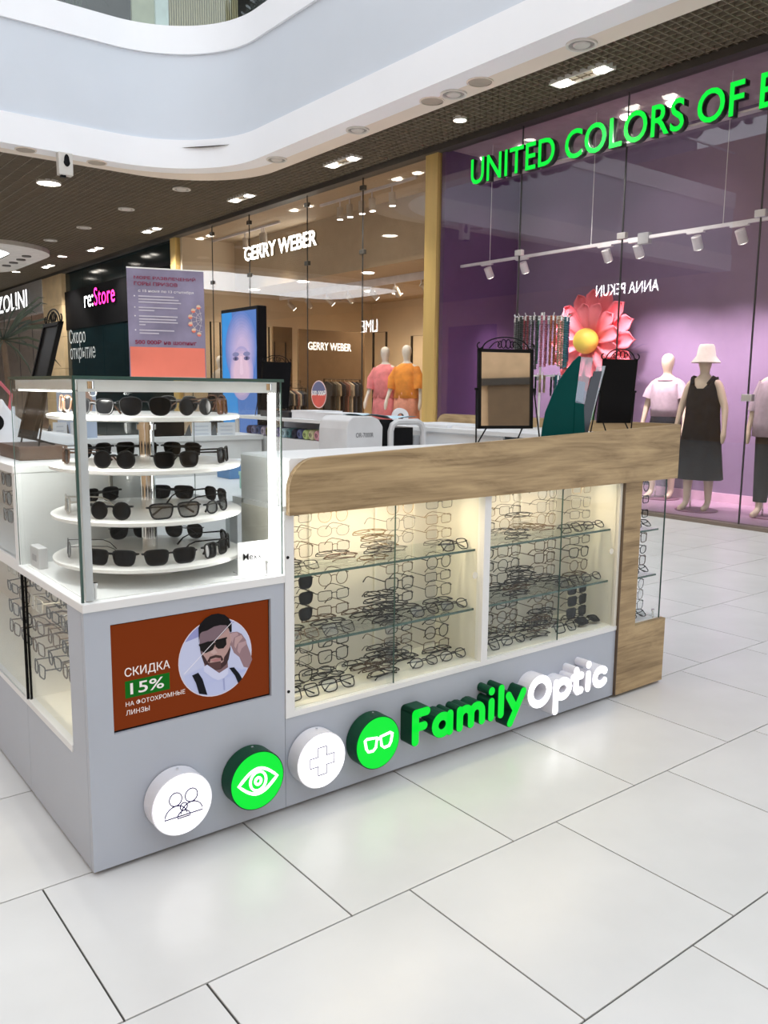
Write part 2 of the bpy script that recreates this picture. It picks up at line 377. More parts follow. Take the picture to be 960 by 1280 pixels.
# --- black hoarding shop
TEALG = mat('dark_teal_glass', (.005,.015,.018), .12, spec=.22, var=.1); BFAS = mat('black_fascia', (.003,.003,.0035), .6, var=.1, spec=.08)
hoard = thing('shop_hoarding', 'black and dark teal shop hoarding with lit lettering awaiting opening', 'hoarding', (XS, 19.4, 0))
ys = [15.66 + (23.1-15.66)*k/5 for k in range(6)]
for a, b in zip(ys[:-1], ys[1:]):
    MB().box(XS, XS+.05, a+.008, b-.008, .03, 2.95).build('lower_panel', TEALG, hoard)
    MB().box(XS+.02, XS+.06, a+.008, b-.008, 4.02, 4.56).build('upper_panel', TEALG, hoard)
MB().box(XS-.02, XS+.06, 15.66, 23.1, 2.95, 4.02).build('fascia', BFAS, hoard)
MB().box(XS+.06, XS+.2, 15.66, 23.1, 0.03, 4.56).build('backing', BFAS, hoard)
# --- stone pier and silver fascia further off
pier = thing('stone_pier', 'beige stone pier between black hoarding and silver shop fascia', 'pillar', (XS, 24, 0))
for k in range(5): MB().box(XS-.1, XS+.4, 23.1, 24.95, .03+k*.915, .03+(k+1)*.915-.008).build('stone_panel', mat('beige_stone', (.60,.44,.25), .35, var=.06, scale=3), pier)
fas = thing('silver_fascia', 'brushed silver shop fascia with white raised lettering', 'fascia', (XS, 28, 3.6))
for k in range(4): MB().box(XS-.12, XS+.1, 24.95+k*2.4, 24.95+(k+1)*2.4-.01, 3.6, 4.56).build('fascia_panel', mat('brushed_silver', (.62,.60,.58), .38, .5, var=.03, stretch=(1,.2,6)), fas)
st(MB().box(11, 11.1, 24.95, 34.5, 0, 3.6), 'wall_shoe_back', mat('shoe_shop_wall', (.55,.36,.24), .7))
st(MB().box(7.4, 11, 24.95, 34.5, 3.6, 3.7), 'ceiling_shoe', mat('shoe_shop_ceiling', (.5,.42,.34), .7))
st(MB().box(7.34, 11, 24.95, 34.5, -.1, .03), 'floor_shoe', mat('shoe_shop_floor', (.35,.25,.18), .5))
st(MB().box(7.4, 11, 25.0, 25.1, 0, 3.6), 'wall_shoe_side', mat('shoe_side', (.45,.30,.20), .7))
shopfront(3, [34.5, 31.5, 28.2, 26.6, 24.95], (1.2,), CLIP)
sc = thing('lit_showcase', 'warm lit display niche inside the shop under silver fascia', 'showcase', (9.4, 27, .03))
MB().box(9.5, 9.6, 25.6, 28.6, .03, 2.4).build('back_panel', mat('niche_glow', (.95,.62,.48), .5, emit=1.3, ec=(1,.68,.5)), sc)
for k in range(3): MB().box(9.2, 9.5, 25.6, 28.6, .5+k*.6, .54+k*.6).build('shelf', mat('niche_shelf', (.3,.16,.1), .4), sc)
for k in (25.6, 27.1, 28.6): MB().box(9.2, 9.55, k-.04, k+.04, .03, 2.45).build('upright', MT['niche_shelf'], sc)
# --- upper storey seen over the atrium edge
st(MB().box(-10, 9, 14.0, 14.2, 6.6, 11), 'wall_upper', mat('upper_shop_dark', (.035,.03,.028), .4, var=.3, scale=1.2))
st(MB().box(-10, 9, 10.8, 14, 6.5, 6.6), 'floor_upper', mat('upper_floor', (.4,.38,.35), .5))
st(MB().box(5.9, 14, -7, 36, 6.3, 6.5) , 'floor_upper_side', MT['upper_floor'])
st(MB().box(8.7, 8.9, -7, 14, 6.5, 11), 'wall_upper_side', mat('upper_side', (.45,.5,.48), .5))
st(MB().box(-10, 9, 10.9, 14, 9.6, 9.8), 'ceiling_upper', mat('upper_ceiling', (.5,.5,.5), .6))
sl = thing('slat_screen', 'screen of pale bamboo slats on the upper storey', 'screen', (6.5, 12.6, 6.6))
for k in range(30):
    xx = 5.92 + k*.045; MB().box(xx, xx+.026, 12.5, 12.54, 6.6, 9.5).build('slat', mat('bamboo', (.50,.42,.24), .5, var=.12, stretch=(20,1,.5)), sl)
MB().box(5.9, 7.27, 12.6, 12.63, 6.6, 9.5).build('backing', mat('bamboo_back', (.30,.27,.16), .6), sl)
ub = thing('frosted_screen', 'frosted pale green panel beside bamboo screen upstairs', 'panel', (5.6, 12.6, 6.6))
MB().box(5.26, 5.66, 12.55, 12.6, 6.6, 9.5).build('panel', mat('pale_green_panel', (.50,.50,.36), .5), ub); MB().box(5.66, 5.9, 12.5, 12.58, 6.6, 9.5).build('frame', mat('frost_frame', (.75,.82,.80), .4), ub)
pl = thing('upstairs_plant', 'dark leafy plant behind the upper balustrade', 'plant', (4.3, 12.6, 6.6))
MB().lathe([(.001,0),(.2,0),(.25,.4),(.22,.4),(.001,.36)], (4.3,12.6,6.6), 16).build('pot', BLACK, pl)
for k in range(16):
    a = k*2.4; l = .9+.5*random.random(); b = Vector((4.3, 12.6, 7.0)); d = Vector((math.cos(a), math.sin(a), 0))
    MB().tube([b, b+d*.15+Vector((0,0,l*.7)), b+d*l*.5+Vector((0,0,l)), b+d*l*.8+Vector((0,0,l*.8))], [.01,.03,.03,.002], 4, flat=.2).build('leaf', mat('dark_leaf', (.03,.06,.02), .5), pl)
# --- second rounded soffit far along the mall with its skylight
ring = struct('trim_7', (4, 21.5, 4.55))
def rr(cx, cy, hx, hy, r, n=8):
    out = []
    for (sx, sy, a0) in ((1,1,0), (-1,1,90), (-1,-1,180), (1,-1,270)):
        for k in range(n+1):
            a = math.radians(a0+90*k/n); out.append((cx+sx*(hx-r)+r*math.cos(a), cy+sy*(hy-r)+r*math.sin(a)))
    return out
o1 = rr(1.2, 21.7, 4.75, 3.0, 1.5); i1 = rr(1.2, 21.7, 3.9, 2.2, 1.0)
n = len(o1); V = [(x,y,4.53) for x,y in o1]+[(x,y,4.53) for x,y in i1]+[(x,y,4.63) for x,y in o1]
MB().add(V, [(i,(i+1)%n,n+(i+1)%n,n+i) for i in range(n)]+[(i,2*n+i,2*n+(i+1)%n,(i+1)%n) for i in range(n)]).build('soffit_ring', mat('soffit_white', (.72,.70,.66), .6), ring)
MB().prism(i1, lambda u,v,w_: (u,v,w_), 4.56, 4.58).build('skylight', mat('skylight_glow', (.9,.95,1), .5, emit=2.2), ring)
for (x, y) in ((5.45,20.2),(5.5,20.9),(5.5,21.6),(5.5,22.3),(5.2,23.4),(4.6,24.2)):
    MB().cyl((x,y,4.50),(x,y,4.535), .11, 14).build('recessed_spot', mat('spot_rim', (.12,.11,.10), .5), ring)
# ================================================================== CEILING FIXTURES
LAMP = mat('lamp_glow', (1,.93,.82), .5, emit=9.0, ec=(1,.93,.83)); CHWH = mat('fixture_white', (.70,.68,.64), .5)
def twin(x, y, lb):
    t = thing('twin_downlight', lb, 'light', (x, y, ZC), group='twin gimbal downlights in the lattice ceiling')
    fr = MB()
    for s in (-1, 1): fr.box(x-.09, x+.09, y+s*.36-.01, y+s*.36+.01, ZC-.012, ZC+.04).box(x+s*.09-.01, x+s*.09+.01, y-.36, y+.36, ZC-.012, ZC+.04)
    fr.build('frame', CHWH, t); MB().box(x-.085, x+.085, y-.35, y+.35, ZC+.012, ZC+.03).build('reflector', mat('reflector', (.75,.66,.52), .3, .3), t)
    spot('twin_lamp_light', (x, y, ZC-.06), (x, y, 0), 260, 110, (1,.95,.88), .6, .1)
    for s in (-1, 1): MB().lathe([(.001,0),(.075,0),(.08,.02),(.085,.05)], (x, y+s*.25, ZC-.02), 18).build('lamp', LAMP, t)
for (px, py, lb) in ((729,96,'twin downlight in lattice ceiling above the green lit lettering'), (427,202,'twin downlight in lattice ceiling before the gold pillar strip by purple wall'),
                     (288,245,'twin downlight in lattice ceiling near the gold strip by the hoarding'), (178,286,'twin downlight in lattice ceiling above the black hoarding'),
                     (107,310,'twin downlight in lattice ceiling above lit pink lettering'), (43,331,'twin downlight in lattice ceiling before the silver fascia')):
    p = pZ(px, py, ZC); twin(6.66 if px > 120 else 6.6, p.y, lb)
def down(px, py, lb, r=.1):
    p = pZ(px, py, ZC-.02); t = thing('round_downlight', lb, 'light', (p.x, p.y, ZC), group='round downlights')
    MB().lathe([(r,.03),(r*1.15,.0),(r*1.2,.0),(r*1.2,.04)], (p.x,p.y,ZC-.02), 24).build('rim', CHWH, t)
    MB().lathe([(.001,.005),(r,.005),(r,.03)], (p.x,p.y,ZC-.02), 24).build('lamp', LAMP, t)
down(575, 151, 'small round downlight in lattice beside the round speaker discs', .07); down(61, 230, 'wide round downlight hung under dark ceiling behind the white sensor box', .16)
down(78, 321, 'small round downlight near the stone pier', .1); down(20, 340, 'small round downlight before the silver fascia', .1); 
def vent(px, py, lb, z=ZC, r=.15, k='air_diffuser'):
    p = pZ(px, py, z); t = thing(k, lb, 'diffuser', (p.x, p.y, z), group='round ceiling diffusers')
    MB().lathe([(r,.0),(r,-.018),(r*.84,-.018),(r*.8,-.002)], (p.x,p.y,z), 24).build('ring', CHWH, t)
    MB().lathe([(.001,-.022),(r*.46,-.022),(r*.55,-.012),(r*.55,-.004)], (p.x,p.y,z), 24).build('core', mat('core_white', (.6,.58,.55), .5), t)
    MB().lathe([(.001,-.006),(r*.86,-.006)], (p.x,p.y,z), 24).build('gap', mat('diffuser_inside', (.30,.29,.27), .7), t)
for (px, py, lb) in ((727,55,'round diffuser in beige soffit before the twin downlight over green lettering'), (567,117,'round diffuser in beige soffit between two speaker discs'), (447,162,'round diffuser in beige soffit over the cream shop'),
                     (346,199,'round diffuser in beige soffit where the rounded corner straightens'), (227,236,'round diffuser in the dark lattice at the rounded corner'), (158,261,'round diffuser in dark lattice, second from the rounded corner'),
                     (105,284,'round diffuser in dark lattice, third from the rounded corner'), (63,300,'round diffuser in dark lattice beside the far white soffit')): vent(px, py, lb)
for (px, py, lb) in ((540,126,'flat round speaker disc in beige soffit over the gold pillar strip'), (600,102,'flat round speaker disc in beige soffit over start of green lettering'), (32,187,'flat round speaker disc in beige soffit left of the sensor box'), (121,203,'flat round speaker disc in beige soffit between sensor box and rounded corner')):
    p = pZ(px, py, ZC); t = thing('ceiling_speaker', lb, 'speaker', (p.x, p.y, ZC), group='flat ceiling speakers')
    MB().lathe([(.001,-.008),(.125,-.008),(.13,0)], (p.x,p.y,ZC), 24).build('grille', mat('speaker_grille', (.42,.37,.31), .7), t); MB().lathe([(.13,-.012),(.145,-.012),(.145,0)], (p.x,p.y,ZC), 24).build('rim', SOFF, t)
p = pY(82, 205, 10.47); t = thing('people_counter', 'white sensor box with black window hung from the soffit edge', 'sensor', (p.x, p.y, 4.3))
z0 = pY(82, 219, 10.47).z
MB().box(p.x-.1, p.x+.1, p.y-.02, p.y+.1, z0, ZC).build('housing', mat('sensor_white', (.62,.60,.56), .5), t, bevel=.01)
MB().prism([(.05*math.cos(a)*(1 if math.sin(a) < 0 else .75), .085*math.sin(a)) for a in [k*math.pi/8 for k in range(16)]], lambda u,v,w_: (p.x+.012+u, w_, z0+.2+v), p.y-.026, p.y-.018).build('window', BLACK, t)
MB().box(p.x-.07, p.x, p.y, p.y+.06, z0-.03, z0+.001).build('connector', BLACK, t)
for (px, py) in ((352,123),(630,73),(803,73),(432,270*.73)):
    pass
# ================================================================== SIGNS ON THE SHOPS
GRN = mat('green_led', (.003,.12,.01), .5, emit=.74, ec=(.004,.80,.05), spec=.1); SIDEB = mat('sign_side', (.01,.022,.014), .4)
sg = thing('shop_sign', 'large green lit raised lettering on the purple shop window', 'sign', (XS, 3.5, 4.0))
def fits(px0, py0, px1, py1, plane): return pX(px0, py0, plane), pX(px1, py1, plane)
YB = 6.29; HT = .33
YB = pX(588, 230, XS-.19).y; sign_letters('UNITED COLORS OF BENETTON', sg, '-X', (XS-.1, YB, pX(588, 232, XS-.19).z), YB-pX(928, 150, XS-.19).y, .315, .085, SIDEB, GRN, offset=.012, gap=.02, nfit=14)
MB().box(XS-.1, XS-.005, .4, 6.1, 3.99, 4.01).build('mounting_rail', mat('sign_rail', (.55,.5,.5), .4, .5), sg)
WLED = mat('white_led', (1,.95,.85), .4, emit=5.0, ec=(1,.95,.86))
gs = thing('shop_sign', 'white lit raised lettering high in the cream shop window', 'sign', (8.55, 11, 3.7))
p0 = pX(303, 327, 8.5); p1 = pX(393, 310, 8.5)
sign_letters('GERRY WEBER', gs, '-X', (8.6, p0.y, p0.z), p0.y-p1.y, .30, .05, mat('sign_side_cream', (.5,.42,.3), .5), WLED, offset=.022)
rs = thing('shop_sign', 'white and pink lit lettering on the black hoarding', 'sign', (XS-.02, 20, 3.5))
p0 = pX(109, 384, XS); p1 = pX(147, 378, XS)
PKL = mat('pink_led', (1,.03,.25), .4, emit=3.2, ec=(1,.02,.25)); WL2 = mat('white_led2', (1,1,1), .4, emit=4.0)
sign_letters('re:Store', rs, '-X', (XS-.02, p0.y, 3.46), p0.y-p1.y, .46, .05, BFAS, [WL2]*3+[PKL]*5, offset=.0, gap=.04)
text('lettering', 'Скоро', mat('grey_vinyl', (.42,.44,.43), .6), hoard, '-X', (XS, pX(87,427,XS).y, 2.45), pX(87,427,XS).y-pX(107,424,XS).y, .5, .004)
text('lettering', 'открытие', MT['grey_vinyl'], hoard, '-X', (XS, pX(88,440,XS).y, 2.0), pX(88,440,XS).y-pX(119,434,XS).y, .42, .004)
pz = thing('shop_sign', 'white raised serif style letters on the silver fascia', 'sign', (XS-.12, 28, 3.8))
sign_letters('PAZOLINI', pz, '-X', (XS-.12, pX(-8,388,XS).y, 3.83), pX(-8,388,XS).y-pX(41,380,XS).y, .55, .05, mat('sign_side_grey', (.3,.3,.3), .5), mat('white_face', (.95,.95,.95), .4, emit=1.4), offset=.012)
# signs across the mall: their mirror images show in the shop glass
def mirrored(name, body, px, py, pxr, xpl, h, lb, em):
    a = pX(px, py, 2*XS-xpl); b = pX(pxr, py, 2*XS-xpl)
    t = thing(name, lb, 'sign', (xpl, (a.y+b.y)/2, a.z))
    sign_letters(body, t, '+X', (xpl, b.y, a.z), a.y-b.y, h, .05, SIDEB, mat('far_sign_'+body[:3], (1,1,1), .4, emit=em))
mirrored('shop_sign', 'ANNA PEKUN', 746, 371, 824, -6.48, .33, 'white lit lettering on the wall across the mall', 14)
mirrored('shop_sign', 'LIME', 453, 416, 473, -6.48, .5, 'short white lit lettering on the wall across the mall', 10)
# ================================================================== SHOP INTERIORS
# light track of the purple shop
TW = mat('track_white', (.72,.68,.70), .45)
tk = thing('light_track', 'white spotlight track hung inside the purple shop', 'light', (7.62, 4, 3.06))
MB().box(7.6, 7.64, .5, 6.78, 3.05, 3.085).build('rail', TW, tk)
for yy in (6.2, 4.5, 2.8, 1.2): MB().cyl((7.62,yy,3.08),(7.62,yy,4.58),.004,5).build('cable', TW, tk)
MB().box(7.59, 7.66, 3.68, 3.82, 3.0, 3.12).build('joiner', mat('joiner_grey', (.35,.34,.35), .4), tk)
for px in (609, 653, 756, 795, 868, 922):
    yy = pX(px, 318, 7.62).y; h = MB().box(7.60,7.64,yy-.1,yy+.1,3.03,3.05).build('adapter', TW, tk)
    a = Vector((7.63, yy, 3.0)); tg = Vector((8.68, yy+random.uniform(-.15,.05), 1.15)); d = (tg-a).normalized()*.14; spot('window_track_spot', a+d*1.2, tg, 150, 78, (1,.80,.86), 1.0); MB().cyl(a, a+d, .052, 16).build('lamp_head', TW, tk, True); MB().cyl(a+d*1.001, a+d*1.03, .042, 16).build('lamp_lens', LAMP, tk)
for (px, py) in ((652,172),(782,137),(840,116),(598,202)):
    p = pZ(px, py, 4.50) if False else pX(px, py, 7.95)
    t = thing('pendant_downlight', 'round downlight in the purple shop ceiling', 'light', (p.x, p.y, 4.58), group='downlights of the purple shop ceiling')
    MB().lathe([(.001,-.03),(.07,-.03),(.09,-.005),(.09,0)], (8.0,p.y,4.58), 18).build('lamp', LAMP, t); spot('purple_shop_downlight', (8.0,p.y,4.52), (8.0,p.y,0), 12, 120, (1,.88,.84), .8)
def spotcan(t, x, y, z, d):
    a = Vector((x,y,z)); d = Vector(d).normalized()*.2; spot('cream_shop_spot', a+d*1.15, a+d*5, 26, 100, (1,.80,.56), .8)
    MB().cyl((x,y,z+.1),(x,y,z), .012, 6).build('stem', TW, t); MB().cyl(a, a+d, .055, 14).build('lamp_head', mat('can_beige', (.55,.48,.40), .5), t, True); MB().cyl(a+d*1.002, a+d*1.03, .047, 14).build('lamp_lens', LAMP, t)
for (xx, zz, pts, lb) in ((7.85, 4.42, ((425,240),(437,228*1.0),(452,232),(465,228),(490,238)), 'spotlight track at top of the cream shop window'), (8.05, 4.42, ((252,290),(262,285),(306,277),(327,270),(330,285)), 'spotlight track behind upper panes near the hoarding')):
    t = thing('light_track', lb, 'light', (xx, 9, zz)); yl = [pX(px, py, xx).y for px, py in pts]
    MB().box(xx-.02, xx+.02, min(yl)-.6, max(yl)+.6, zz+.1, zz+.14).build('rail', TW, t)
    for yy in yl: spotcan(t, xx, yy, zz, (.05, random.uniform(-.05,.05), -1))
t = thing('light_track', 'spotlight track under the cream shop inner ceiling', 'light', (9.6, 10, 3.3)); MB().box(9.58, 9.62, 8, 15, 3.36, 3.502).build('rail', TW, t)
for k in range(9): spotcan(t, 9.6, 8.4+k*.78, 3.28, (.8, -.3+.6*(k%2), -.8))
for (px, py) in ((460,341),(503,344),(462,364),(379,352),(318,362),(497,367)):
    d = ray(px, py); z = 3.5; p = CAM + d*((z-CAM.z)/d.z)
    if p.x > 12.4 or p.y > 15.2: continue
    if abs(p.x-9.6) < .16: p.x = 9.8
    t = thing('round_downlight', 'round downlight in the cream shop inner ceiling', 'light', (p.x,p.y,3.5), group='downlights of the cream shop inner ceiling')
    MB().lathe([(.001,-.01),(.1,-.01),(.12,0)], (p.x,p.y,3.5), 18).build('lamp', LAMP, t); spot('cream_shop_downlight', (p.x,p.y,3.46), (p.x,p.y,0), 60, 130, (1,.80,.56), .8)
# panels on the cream shop's cross wall
def ypanel(name, lb, cat, m, px0, py0, px1, py1, yy, th=.05):
    a = pY(px0, py0, yy); b = pY(px1, py1, yy); t = thing(name, lb, cat, ((a.x+b.x)/2, yy, .03)); MB().box(a.x, b.x, yy, yy+th, max(.03, b.z), a.z).build('panel', m, t); return t, a, b
BRN = mat('bronze_mirror', (.24,.165,.105), .22, .35, var=.05)
t, a, b = ypanel('feature_wall', 'brown feature panel with shop name in the cream shop', 'panel', BRN, 373, 411, 455, 560, 13.6)
text('lettering', 'GERRY WEBER', mat('panel_letters', (.9,.85,.75), .4, emit=1.5), t, '-Y', (pY(386,436,13.55).x, 13.6, pY(386,437,13.55).z), pY(440,436,13.55).x-pY(386,436,13.55).x, .17, .02, offset=.01)
t, a, b = ypanel('feature_wall', 'narrow brown mirror panel left of the named panel in cream shop', 'panel', BRN, 341, 408, 366, 560, 14.2)
for (px0, px1, py) in ((343, 357, 427), (263, 275, 402), (322, 336, 408)):
    yy = 13.9; a = pY(px0, py, yy); b = pY(px1, py, yy); t = thing('garment_rack', 'tall black square garment frame inside cream shop', 'rail', (a.x, yy, .03), group='black garment frames in the cream shop')
    MB().tube([(a.x,yy,.03),(a.x,yy,a.z),(b.x,yy,a.z),(b.x,yy,.03)], .018, 4).build('frame', BLKM, t)
for (px0, px1, py, xx) in ((467, 483, 416, 9.6), (515, 533, 420, 9.2)):
    a = pX(px0, py, xx); b = pX(px1, py, xx); t = thing('garment_rack', 'tall black square garment frame behind the bright mannequins', 'rail', (xx, a.y, .03), group='black garment frames behind mannequins')
    MB().tube([(xx,a.y,.03),(xx,a.y,a.z),(xx,b.y,a.z),(xx,b.y,.03)], .022, 4).build('frame', BLKM, t)
def garment(x, y, z, L, c, lb, gr, along):
    t = thing('garment', lb, 'clothes', (x,y,z-L), group=gr); m = mat('cloth_%02x%02x%02x' % tuple(int(q*255) for q in c), c, .85, var=.1, scale=14)
    wd = .2; mb = MB(); prof = [(-.02,0),(.02,0),(wd,-.07),(wd*1.05,-.3),(wd*.75,-.32),(wd*.78,-L),(-wd*.78,-L),(-wd*.75,-.32),(-wd*1.05,-.3),(-wd,-.07)]
    if along == 'X': mb.prism(prof, lambda u,v,w_: (x+w_, y+u, z+v), -.016, .016)
    else: mb.prism(prof, lambda u,v,w_: (x+u, y+w_, z+v), -.016, .016)
    mb.build('cloth', m, t); MB().tube([(x,y,z),(x,y,z+.05)], .004, 5).build('hanger_hook', CHROME, t)
cnm = ['black','charcoal','khaki','inky','russet','beige','navy']
cols = [(.03,.03,.035),(.05,.045,.04),(.30,.25,.18),(.02,.02,.03),(.22,.10,.08),(.45,.40,.32),(.04,.05,.08)]
def rack(px0, px1, pz, yy, n, zt, lb, gr, cl):
    a = pY(px0, pz, yy); b = pY(px1, pz, yy); b.x = max(b.x, a.x+.16+.048*(n-1)); t = thing('clothes_rail', lb, 'rail', ((a.x+b.x)/2, yy, .03))
    MB().tube([(a.x,yy,.03),(a.x,yy,zt),(b.x,yy,zt),(b.x,yy,.03)], .016, 6).build('rail', BLKM, t)
    for k in range(n): garment(a.x+.08+(b.x-a.x-.16)*k/max(1,n-1), yy, zt-.05, .75+.1*(k%3), cl[k%len(cl)], '%s garment hanging on the %s' % (cnm[k%len(cl)], lb), gr, 'X')
rack(352, 382, 490, 12.6, 9, 1.35, 'clothes rail below the brown mirror panels', 'garments below the brown mirror panels', cols)
rack(405, 450, 480, 12.9, 8, 1.55, 'clothes rail before the named brown panel', 'garments before the named brown panel', cols)
rack(262, 276, 470, 12.0, 4, 1.5, 'clothes rail near the gold strip by the hoarding', 'garments near the gold strip', cols)
for k, c in enumerate(((.55,.6,.08),(.1,.45,.2),(.75,.5,.05),(.6,.05,.1),(.05,.3,.25),(.65,.6,.2))):
    garment(8.72, 8.30+.055*k, 1.55, .95, c, '%s garment hanging behind the orange mannequin' % ('yellow green','emerald','amber','crimson','dark teal','olive yellow')[k], 'bright garments behind the orange mannequin', 'Y')
t = thing('clothes_rail', 'clothes rail with bright garments behind the orange mannequin', 'rail', (8.72, 8.44, .03)); MB().tube([(8.72,8.20,.03),(8.72,8.20,1.6),(8.72,8.68,1.6),(8.72,8.68,.03)], .014, 6).build('rail', BLKM, t)
# sticker on the glass
p = pX(399, 493, XS); t = thing('window_sticker', 'round blue and red prize sticker on the cream shop glass', 'sticker', (XS-.008, p.y, p.z))
R_ = .235
def disc(u0, v0, r, a0=0, a1=360, n=28): return [(u0+r*math.cos(math.radians(a0+(a1-a0)*k/n)), v0+r*math.sin(math.radians(a0+(a1-a0)*k/n))) for k in range(n+(0 if a1-a0 == 360 else 1))]
fx = lambda u,v,w_: (XS-.008-w_, p.y-u, p.z+v*1.0)
MB().prism(disc(0,0,R_), fx, 0, .002).build('disc', mat('sticker_rim', (.75,.55,.55), .5), t)
MB().prism(disc(0,0,R_*.92,0,180), fx, .002, .003).build('upper_half', mat('sticker_blue', (.12,.13,.25), .5), t)
MB().prism(disc(0,0,R_*.92,180,360), fx, .002, .003).build('lower_half', mat('sticker_red', (.62,.10,.08), .5), t)
text('lettering', '500 000₽', mat('sticker_white', (.9,.9,.9), .5), t, '-X', (XS-.008, p.y+.22, p.z-.02), .44, .085, .005, offset=.015)
# ------------------------------------------------------------------ mannequins
SKINM = mat('mannequin_shell', (.66,.53,.40), .45, var=.01); SKINW = mat('mannequin_white', (.80,.76,.70), .45, var=.01)
def mannequin(t, H, m, pose):
    """continuous body: joints grown with a skin modifier, local space of t, facing -X"""
    h = H/1.8
    J = [('pel',(0,0,.98),.125), ('wst',(0,0,1.12),.098), ('cst',(0,0,1.30),.128), ('shl',(0,0,1.44),.085), ('nk',(0,0,1.53),.045), ('hd1',(-.01,0,1.60),.062), ('hd2',(-.012,0,1.68),.088), ('hd3',(-.005,0,1.745),.078), ('hd4',(0,0,1.785),.035)]
    E = [(0,1),(1,2),(2,3),(3,4),(4,5),(5,6),(6,7),(7,8)]
    for s in (-1, 1):
        k = len(J); ar = pose.get('arm', .0); fw = pose.get('fw%d' % s, .0)
        J += [('sh',(0,s*.16,1.43),.055), ('el',(-fw*.1,s*(.225+ar),1.16),.040), ('wr',(-.05-fw*.3,s*(.25+ar),.93),.026), ('pm',(-.06-fw*.36,s*(.25+ar),.86),.034), ('fg',(-.07-fw*.4,s*(.245+ar),.77),.016)]
        E += [(3,k),(k,k+1),(k+1,k+2),(k+2,k+3),(k+3,k+4)]
        k = len(J); lx = pose.get('step', .06)*s
        J += [('hip',(0,s*.085,.90),.098), ('kn',(-.01-lx*.5,s*.095,.50),.062), ('cf',(-lx*.8,s*.098,.36),.058), ('an',(-lx,s*.10,.09),.034), ('ft',(-lx-.07,s*.105,.045),.036), ('to',(-lx-.16,s*.11,.03),.026)]
        E += [(0,k),(k,k+1),(k+1,k+2),(k+2,k+3),(k+3,k+4),(k+4,k+5)]
    me = bpy.data.meshes.new('body'); me.from_pydata([(x*h, y*h, z*h) for _, (x,y,z), _ in J], E, [])
    o = bpy.data.objects.new('body', me); COL.objects.link(o); o.parent = t; me.materials.append(m)
    sk = o.modifiers.new('skin', 'SKIN'); sk.use_smooth_shade = True
    if not me.skin_vertices: me.attributes  # layer comes with the modifier
    for i, (_, _, r) in enumerate(J):
        q = me.skin_vertices[0].data[i]; q.radius = (r*h, r*h); q.use_root = (i == 0)
    ss = o.modifiers.new('sub', 'SUBSURF'); ss.levels = 2; ss.render_levels = 2
    return o
def shellring(t, name, rings, m, n=28, fold=0.0, nf=9, vneck=0.0):
    """clothing as a closed-up lofted sleeve: rings of (z, rx, ry, cx)"""
    mb = MB(); V = []; F = []
    for i, (z, rx, ry, cx) in enumerate(rings):
        for k in range(n):
            a = 2*math.pi*k/n; f = 1+fold*(i/(len(rings)-1))*math.sin(nf*a+.6*i); V.append((cx+rx*f*math.cos(a), ry*f*math.sin(a), z + (vneck*(abs(math.sin(a))**2*1.0-1.1*max(0,-math.cos(a))**6) if i == 0 else 0)))
    for i in range(len(rings)-1):
        for k in range(n):
            l = (k+1) % n; F.append((i*n+k, i*n+l, (i+1)*n+l, (i+1)*n+k))
    o = mb.add(V, F).build(name, m, t, True, local=True); sd = o.modifiers.new('thick', 'SOLIDIFY'); sd.thickness = .008; return o
def sleeve(t, name, pts, r, m):
    return MB().tube(pts, r, 12, cap=False).build(name, m, t, True, local=True)
def base_disc(t, m, r=.2): MB().lathe([(.001,0),(r,0),(r,.012),(.001,.014)], (0,0,0), 28).build('base_plate', m, t, local=True); MB().cyl((.05,.1,.01),(.02,.1,.4),.012,8).build('support_rod', CHROME, t, local=True)
BASEP = mat('plum_base', (.25,.12,.18), .4); BLKCL = mat('black_cloth', (.010,.013,.018), .9, var=.15, scale=12, spec=.1); LILAC = mat('lilac_cloth', (.40,.32,.37), .85, var=.05, scale=20); CREAMC = mat('cream_hat_cloth', (.66,.60,.54), .9, var=.03, scale=25)
p = Vector((8.42, 3.88, .03)); t = thing('mannequin', 'mannequin in lilac blouse and black skirt in the purple shop', 'mannequin', p, .15)
mannequin(t, 1.80, SKINM, {'arm':.02}); base_disc(t, BASEP, .22)
shellring(t, 'blouse', [(1.46,.085,.12,0),(1.42,.12,.19,0),(1.30,.15,.20,0),(1.12,.135,.185,0),(1.02,.135,.185,0)], LILAC, fold=.02)
for s in (-1,1): sleeve(t, 'sleeve', [(0,s*.14,1.43),(0,s*.20,1.33),(-.01,s*.225,1.24)], [.06,.075,.08], LILAC)
shellring(t, 'collar', [(1.50,.075,.085,0),(1.455,.10,.12,-.01)], LILAC)
shellring(t, 'skirt', [(1.08,.12,.165,0),(.95,.15,.19,0),(.80,.155,.195,0),(.45,.13,.17,0)], BLKCL)
p = Vector((7.83, 3.02, .03)); t = thing('mannequin', 'mannequin in long black sleeveless dress and cream bucket hat', 'mannequin', p, .1)
mannequin(t, 1.78, SKINM, {'arm':.03}); base_disc(t, BASEP, .23)
shellring(t, 'dress', [(1.42,.10,.15,0),(1.36,.125,.17,0),(1.25,.145,.185,0),(1.05,.155,.195,0),(.80,.18,.22,0),(.36,.215,.265,0)], BLKCL, fold=.05, nf=8, vneck=.07)
for s in (-1,1): MB().tube([(-.085,s*.085,1.40),(-.03,s*.12,1.478),(.06,s*.115,1.46),(.09,s*.09,1.40)], .030, 6, flat=.5).build('strap', BLKCL, t, True, local=True)
MB().lathe([(.001,1.845),(.07,1.84),(.086,1.812),(.102,1.715),(.155,1.645),(.150,1.639),(.096,1.71),(.08,1.80)], (0,0,0), 32).build('bucket_hat', CREAMC, t, True, local=True)
p = Vector((8.0, 2.26, .03)); t = thing('mannequin', 'mannequin in loose lilac shirt and black trousers in the purple shop', 'mannequin', p, .1)
